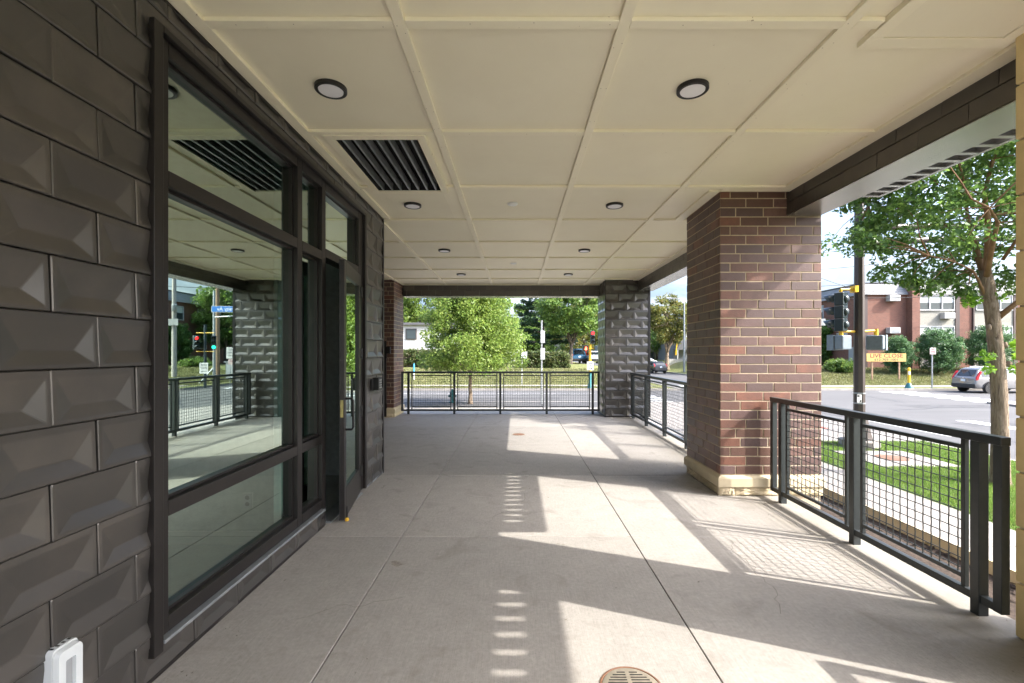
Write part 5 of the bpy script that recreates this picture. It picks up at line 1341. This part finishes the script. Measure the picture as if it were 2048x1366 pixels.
for dx in (-1.2, 1.2): MB().tube((18.9 + dx, 36.55, 4.55), (18.9 + dx, 36.55, 4.85), .02).build('hanger', 'galvanised', mp)
fs2 = thing('traffic_signal', 'traffic signal with one red and one green head behind the brick pillar', 'traffic signal', (18.9, 33.0, -.9))
MB().tube((18.9, 33, -1), (18.9, 33, 3.6), .10, .09, 12).build('post', 'signal_black', fs2, smooth=True)
signal_head(fs2, (19.45, 32.8, 2.3), R(-150), 'red', size=.33); signal_head(fs2, (18.2, 32.9, 2.3), R(-120), 'green', size=.33)
for z in (3.0, 1.65): MB().tube((18.2, 32.95, z), (19.5, 32.95, z), .03).build('bracket', 'signal_yellow', fs2)
p, rot = sign_plate(fs2, 'one_way_plate', (18.9, 32.86, .45), .62, .78, 'sign_white'); letter(p, 'ONE', rot, .22, 'ink_black', .22); letter(p, 'WAY', rot, .22, 'ink_black', .0); arrow(p, rot, .22, -.24, 1)
ns = thing('turn_sign', 'white no turn sign on a post behind the brick pillar', 'sign', (17.6, 34, -.9))
for dx in (-.12, .12): MB().tube((17.6 + dx, 34, -1), (17.6 + dx, 34, 1.9), .025).build('post', 'galvanised', ns)
p, rot = sign_plate(ns, 'sign_plate', (17.6, 33.95, 1.55), .72, .85, 'sign_white'); letter(p, 'NO', rot, .22, 'ink_black', .24); letter(p, 'TURN', rot, .20, 'ink_black', .02); letter(p, 'ON RED', rot, .14, 'ink_black', -.2)
p, rot = sign_plate(ns, 'lower_plate', (17.6, 33.95, .88), .45, .40, 'sign_pinkish'); letter(p, 'BUS', rot, .12, 'ink_red', .05)
cb_ = thing('signal_cabinet', 'pale metal signal cabinet on the pavement behind the brick pillar', 'cabinet', (16.9, 35, -.9)); 
# kept off the street: cabinet stands on the far corner lawn
cb_.location = (20.4, 39.0, -.6)
MB().box(19.8, 21.0, 38.6, 39.4, -.7, .75).build('body', 'galvanised', cb_, bevel=.02); MB().box(19.7, 21.1, 38.5, 39.5, .755, .81).build('lid', 'galvanised', cb_); MB().box(19.88, 20.92, 38.585, 38.598, -.55, .65).build('door', 'galvanised', cb_)
def cable(label, pts):
    mb = MB(); out = []
    for a, b in zip(pts[:-1], pts[1:]):
        a = Vector(a); b = Vector(b); L_ = (b - a).length
        for k in range(12): f_ = k / 12; p = a.lerp(b, f_); p.z -= .025 * L_ * 4 * f_ * (1 - f_); out.append(p)
    out.append(Vector(pts[-1])); mb.path(out, .022, 5)
    return tag(mb.build('overhead_cable', 'wire_black', None, smooth='all'), label, 'cable', 'overhead power cables')
cable('upper overhead cable crossing the sky beside the signal pole', [(20.7, 38.4, 9.4), (60, 36, 17.0)])
cable('second overhead cable crossing the sky just below the upper one', [(21.6, 38.4, 8.3), (60, 38, 14.4)])
cable('lower overhead cable running above the apartment roof', [(21.6, 38.4, 7.0), (60, 34, 11.6)])
cable('thin lowest cable in front of the apartment roof', [(24.9, 37.9, 6.1), (60, 32, 8.6)])
cable('cable hanging from the grey pole to the apartment block', [(24.9, 37.9, 8.0), (33, 41.9, 7.2)])
# LIVE CLOSE board
lc = thing('lawn_sign', 'cream lawn board reading LIVE CLOSE with a phone number', 'sign', (30.05, 37, -.6))
for x in (28.95, 31.15): MB().box(x - .06, x + .06, 36.96, 37.04, -.8, 1.35).build('post', 'wood_pole', lc)
p, rot = sign_plate(lc, 'board', (30.05, 36.95, 1.18), 3.2, .66, 'sign_cream', t_=.04)
letter(p, 'LIVE CLOSE', rot, .44, 'ink_red', .12, 0, 1.2, .043); letter(p, '612-703-1001', rot, .26, 'ink_black', -.19, 0, 1.35, .043)
# yellow push button post, no parking sign
yb = thing('push_button_post', 'yellow push button post with teal foot on the far corner', 'crossing post', (26.5, 31.9, -.92)); yb.location = (27.1, 31.95, -.92)
X_, Y_ = 27.1, 31.95
X_ = PXY(1818, 0, Y_).x; yb.location = (X_, Y_, -.92)
MB().tube((X_, Y_, -.6), (X_, Y_, .45), .09, n=12).build('post', 'signal_yellow', yb, smooth=True); MB().lathe([(.27, -.92), (.25, -.86), (.12, -.6), (.091, -.55)], (X_, Y_, 0), 14).build('foot', 'teal_paint', yb, smooth=True)
MB().box(X_ - .16, X_ - .03, Y_ - .16, Y_ - .085, .02, .25).build('button_box', 'sign_white', yb, bevel=.01); MB().lathe([(.10, .452), (.08, .5), (.001, .52)], (X_, Y_, 0), 12).build('cap', 'signal_yellow', yb, smooth=True)
np_ = thing('parking_sign', 'small pale no parking sign on a thin grey post by the silver car', 'sign', (28.9, 31.8, -.92))
X_ = PXY(1864, 0, 31.8).x; np_.location = (X_, 31.8, -.92)
MB().tube((X_, 31.8, -1), (X_, 31.8, 1.95), .045).build('post', 'galvanised', np_); p, rot = sign_plate(np_, 'sign_plate', (X_, 31.74, 1.68), .42, .46, 'sign_pinkish'); letter(p, 'NO', rot, .13, 'ink_red', .12); letter(p, 'PARKING', rot, .075, 'ink_red', -.02); letter(p, 'ANY TIME', rot, .06, 'ink_red', -.12)
# lamp pole down the side street
lp = thing('street_lamp', 'tall slim street lamp down the side street beside the brick pillar', 'street lamp', (20.8, 57, -.93))
X_ = PXY(1368.5, 0, 57).x; lp.location = (X_, 57, -.93)
MB().tube((X_, 57, -1), (X_, 57, 7.8), .14, .08, 10).build('post', 'galvanised', lp, smooth=True); MB().path([(X_, 57, 7.7), (X_ - .6, 57, 8.3), (X_ - 1.7, 57, 8.4)], .04, 6).build('arm', 'galvanised', lp); MB().box(X_ - 2.3, X_ - 1.6, 56.85, 57.15, 8.3, 8.45).build('lantern', 'galvanised', lp, bevel=.03)
# banner plate high on a pole by the tiled pillar, and yellow guy guard
yg = tag(MB().tube((24.9, 71, 1.2), (25.4, 71, 6.0), .10, n=8).build('guy_guard', 'signal_yellow'), 'slanted yellow guy wire guard before the grey house', 'guy guard')

# ================================================================== CARS
def car(label, loc, rz, paintm, L_=4.5, Wd=1.8, H=1.66, hatch=True, group='parked cars'):
    """front towards local +X, origin on the ground at the middle"""
    c = thing('parked_car', label, 'car', loc, group, rz)
    h = L_ / 2; w = Wd / 2
    if hatch: prof = [(-h, .42, .62), (-h + .04, .32, .95), (-h + .12, .30, 1.02), (-h + .5, .30, 1.02), (-.6, .28, 1.0), (.55, .28, .98), (1.0, .28, .96), (h - .5, .30, .88), (h - .1, .32, .74), (h, .42, .6)]
    else: prof = [(-h, .42, .66), (-h + .05, .32, .86), (-h + .6, .30, .95), (-.8, .28, .94), (.5, .28, .92), (.9, .28, .90), (h - .5, .30, .78), (h - .1, .32, .66), (h, .42, .55)]
    wm = lambda x: w * (1 - .10 * (abs(x) / h) ** 4 - .02)
    vs = []; fs = []
    for (x, z0, z1) in prof:
        ww = wm(x); zm = z0 + (z1 - z0) * .5
        ring = [(0, z0), (ww * .9, z0), (ww * .985, z0 + .08), (ww, zm), (ww * .965, z1 - .05), (ww * .90, z1), (0, z1 + .02)]
        ring = ring + [(-y, z) for y, z in reversed(ring[1:-1])]; vs += [(x, y, z) for y, z in ring]
    n = 12
    for i in range(len(prof) - 1):
        for k in range(n): fs.append((i * n + k, i * n + (k + 1) % n, (i + 1) * n + (k + 1) % n, (i + 1) * n + k))
    fs += [tuple(range(n)), tuple(range((len(prof) - 1) * n, len(prof) * n))]
    local('body', MB().add(vs, fs), paintm, c, smooth=True)
    zb = 1.0 if hatch else .93
    if hatch: cp = [(-h + .10, zb, zb + .01), (-h + .42, zb, H - .12), (-h + .62, zb, H - .03), (-.3, zb, H), (.35, zb, H - .05), (1.2, zb - .03, zb + .0)]
    else: cp = [(-h + .75, zb, zb + .01), (-.95, zb, H - .08), (-.4, zb, H), (.1, zb, H - .03), (1.15, zb - .03, zb)]
    vs = []; fs = []
    for (x, z0, z1) in cp:
        t_ = (z1 - z0) / (H - zb); wb = wm(x) * .90; wt = wb - .20 * t_ - .0
        vs += [(x, wb, z0 - .03), (x, wt, z1 - .05 * t_), (x, wt * .8, z1), (x, -wt * .8, z1), (x, -wt, z1 - .05 * t_), (x, -wb, z0 - .03)]
    for i in range(len(cp) - 1):
        for k in range(5): a = i * 6 + k; fs.append((a, a + 1, a + 7, a + 6))
    local('cabin', MB().add(vs, fs), paintm, c, smooth=True)
    def sp_(x, f, s_, out=.006):       # point on the cabin side at height fraction f
        for (xa, za0, za1), (xb, zb0, zb1) in zip(cp[:-1], cp[1:]):
            if xa <= x <= xb:
                q = (x - xa) / (xb - xa); z0 = za0 + (zb0 - za0) * q; z1 = za1 + (zb1 - za1) * q; t_ = (z1 - z0) / (H - zb); wb = wm(x) * .90; wt = wb - .20 * t_
                return Vector((x, s_ * (wb + (wt - wb) * f + out), z0 + (z1 - .05 * t_ - z0) * f))
        return Vector((x, 0, zb))
    for s_ in (-1, 1):
        xr, xf = cp[1][0] + .22, cp[-2][0] + .55
        spans = [(xr - .15, -.55), (-.49, .30), (.36, xf - .1)] if hatch else [(-.95, -.25), (-.19, .62)]
        for a, b in spans:
            m = MB(); xs = np.linspace(a, b, 4)
            lo = [sp_(x, .10, s_) for x in xs]; hi = [sp_(x, .86, s_) for x in xs]
            for i in range(3): m.quad(lo[i], lo[i + 1], hi[i + 1], hi[i])
            local('side_window', m, 'car_glass', c, smooth=True)
        for xw in (-h + .85, h - .87):
            wl_ = local('wheel', MB().lathe([(.25, -.09), (.335, -.10), (.345, -.05), (.345, .08), (.33, .11), (.24, .112)], (xw, s_ * (w - .10), .345), 24, 'y') if False else MB().lathe([(.22, s_ * .06), (.335, s_ * .07), (.345, s_ * .03), (.345, -s_ * .12), (.30, -s_ * .14), (.05, -s_ * .14)], (xw, s_ * (w - .045), .345), 24, 'y'), 'tyre', c, smooth=True)
            rm = MB(); yy = s_ * (w + .012)
            for k in range(6):
                q = 2 * math.pi * k / 6; d = Vector((math.cos(q), 0, math.sin(q))); e = Vector((-math.sin(q), 0, math.cos(q))); o0 = Vector((xw, yy, .345))
                rm.quad(o0 + d * .03 - e * .035, o0 + d * .235 - e * .03, o0 + d * .235 + e * .03, o0 + d * .03 + e * .035)
            rm.lathe([(.235, s_ * .0), (.225, s_ * .004), (.215, -s_ * .01)], (xw, yy, .345), 24, 'y').lathe([(.06, s_ * .004), (.001, s_ * .01)], (xw, yy, .345), 10, 'y')
            r0 = put('rim', rm.mesh('rim', 'alloy')); r0.parent = wl_; 
            ar = local('wheel_arch', MB().lathe([(.41, s_ * .0), (.405, s_ * .012), (.345, s_ * .0)], (xw, s_ * (wm(xw) + .0), .36), 24, 'y'), 'black_trim', c)
        lm = local('tail_light', MB().box(-h + .015, -h + .16, s_ * (w * .70) if s_ > 0 else -w * .9, s_ * (w * .90) if s_ > 0 else -w * .70, .80, 1.02) if not hatch else MB().prism([(-h + .03, .84), (-h + .17, .86), (-h + .40, H - .28), (-h + .32, H - .26), (-h + .09, 1.04)], 'y', s_ * w * .80, s_ * w * .92), 'tail_red', c, bevel=.01)
        local('headlight', MB().box(h - .22, h - .045, s_ * w * .52 if s_ > 0 else -w * .82, s_ * w * .82 if s_ > 0 else -w * .52, .60, .72), 'head_clear', c, bevel=.02)
        local('mirror', MB().box(.62, .78, s_ * w * .93 if s_ > 0 else -w * 1.12, s_ * w * 1.12 if s_ > 0 else -w * .93, .98, 1.12), paintm, c, bevel=.03)
        if hatch: local('roof_bar', MB().box(-1.3, .2, s_ * w * .60 - .02, s_ * w * .60 + .02, H - .02, H + .035), 'alloy', c)
    def rw(f, y):
        (xa, _, za), (xb, _, zb2) = cp[0], cp[1]; return Vector((xa + (xb - xa) * f - .012, y, za + (zb2 - za) * f + .006))
    local('rear_window', MB().quad(rw(.12, -w * .66), rw(.12, w * .66), rw(.9, w * .56), rw(.9, -w * .56)), 'car_glass', c)
    (xa, _, za), (xb, _, zb2) = cp[-1], cp[-2]
    def fw(f, y): return Vector((xa + (xb - xa) * f + .012, y, za + (zb2 - za) * f + .008))
    local('windscreen', MB().quad(fw(.1, -w * .7), fw(.1, w * .7), fw(.92, w * .56), fw(.92, -w * .56)), 'car_glass', c)
    local('rear_bumper', MB().box(-h - .04, -h + .14, -w * .88, w * .88, .34, .60), 'black_trim', c, bevel=.04)
    local('front_bumper', MB().box(h - .14, h + .03, -w * .86, w * .86, .30, .52), 'black_trim', c, bevel=.04)
    local('number_plate', MB().box(-h - .012, -h - .002, -.15, .15, .74, .90) if hatch else MB().box(-h - .052, -h - .041, -.15, .15, .42, .56), 'plate_white', c)
    local('badge', MB().box(-h - .008, -h + .02, -.05, .05, .93, .97), 'alloy', c)
    return c
car('silver grey hatchback car parked at the far kerb beside the apartment lawn', (31.75, 30.0, RZ), 0, 'paint_silver', 4.55, 1.82, 1.68)
car('black hatchback car parked down the side street under the yellowing tree', (17.75, 58.5, RZ), R(96), 'paint_black', 4.3, 1.8, 1.5)
car('dark blue car parked beyond the hedge behind the forked tree trunk', (7.1, 54.5, .28), R(95), 'paint_blue', 4.7, 1.9, 1.75)
car('pale car behind the one way plate across the street', (8.9, 53, .28), R(92), 'paint_pale', 4.5, 1.8, 1.5)
car('pale silver car parked before the white house down the side street', (21.0, 74, -.55), R(10), 'paint_pale', 4.5, 1.8, 1.5, False)
bk = tag(MB().lathe([(.22, -1.0), (.25, -.1), (.28, -.05), (.28, 0), (.24, .06), (.001, .08)], (19.9, 61, 0), 14).build('litter_bin', 'wood_pole', None, smooth=True), 'brown bin standing beside the yellowing tree by the black car', 'bin')
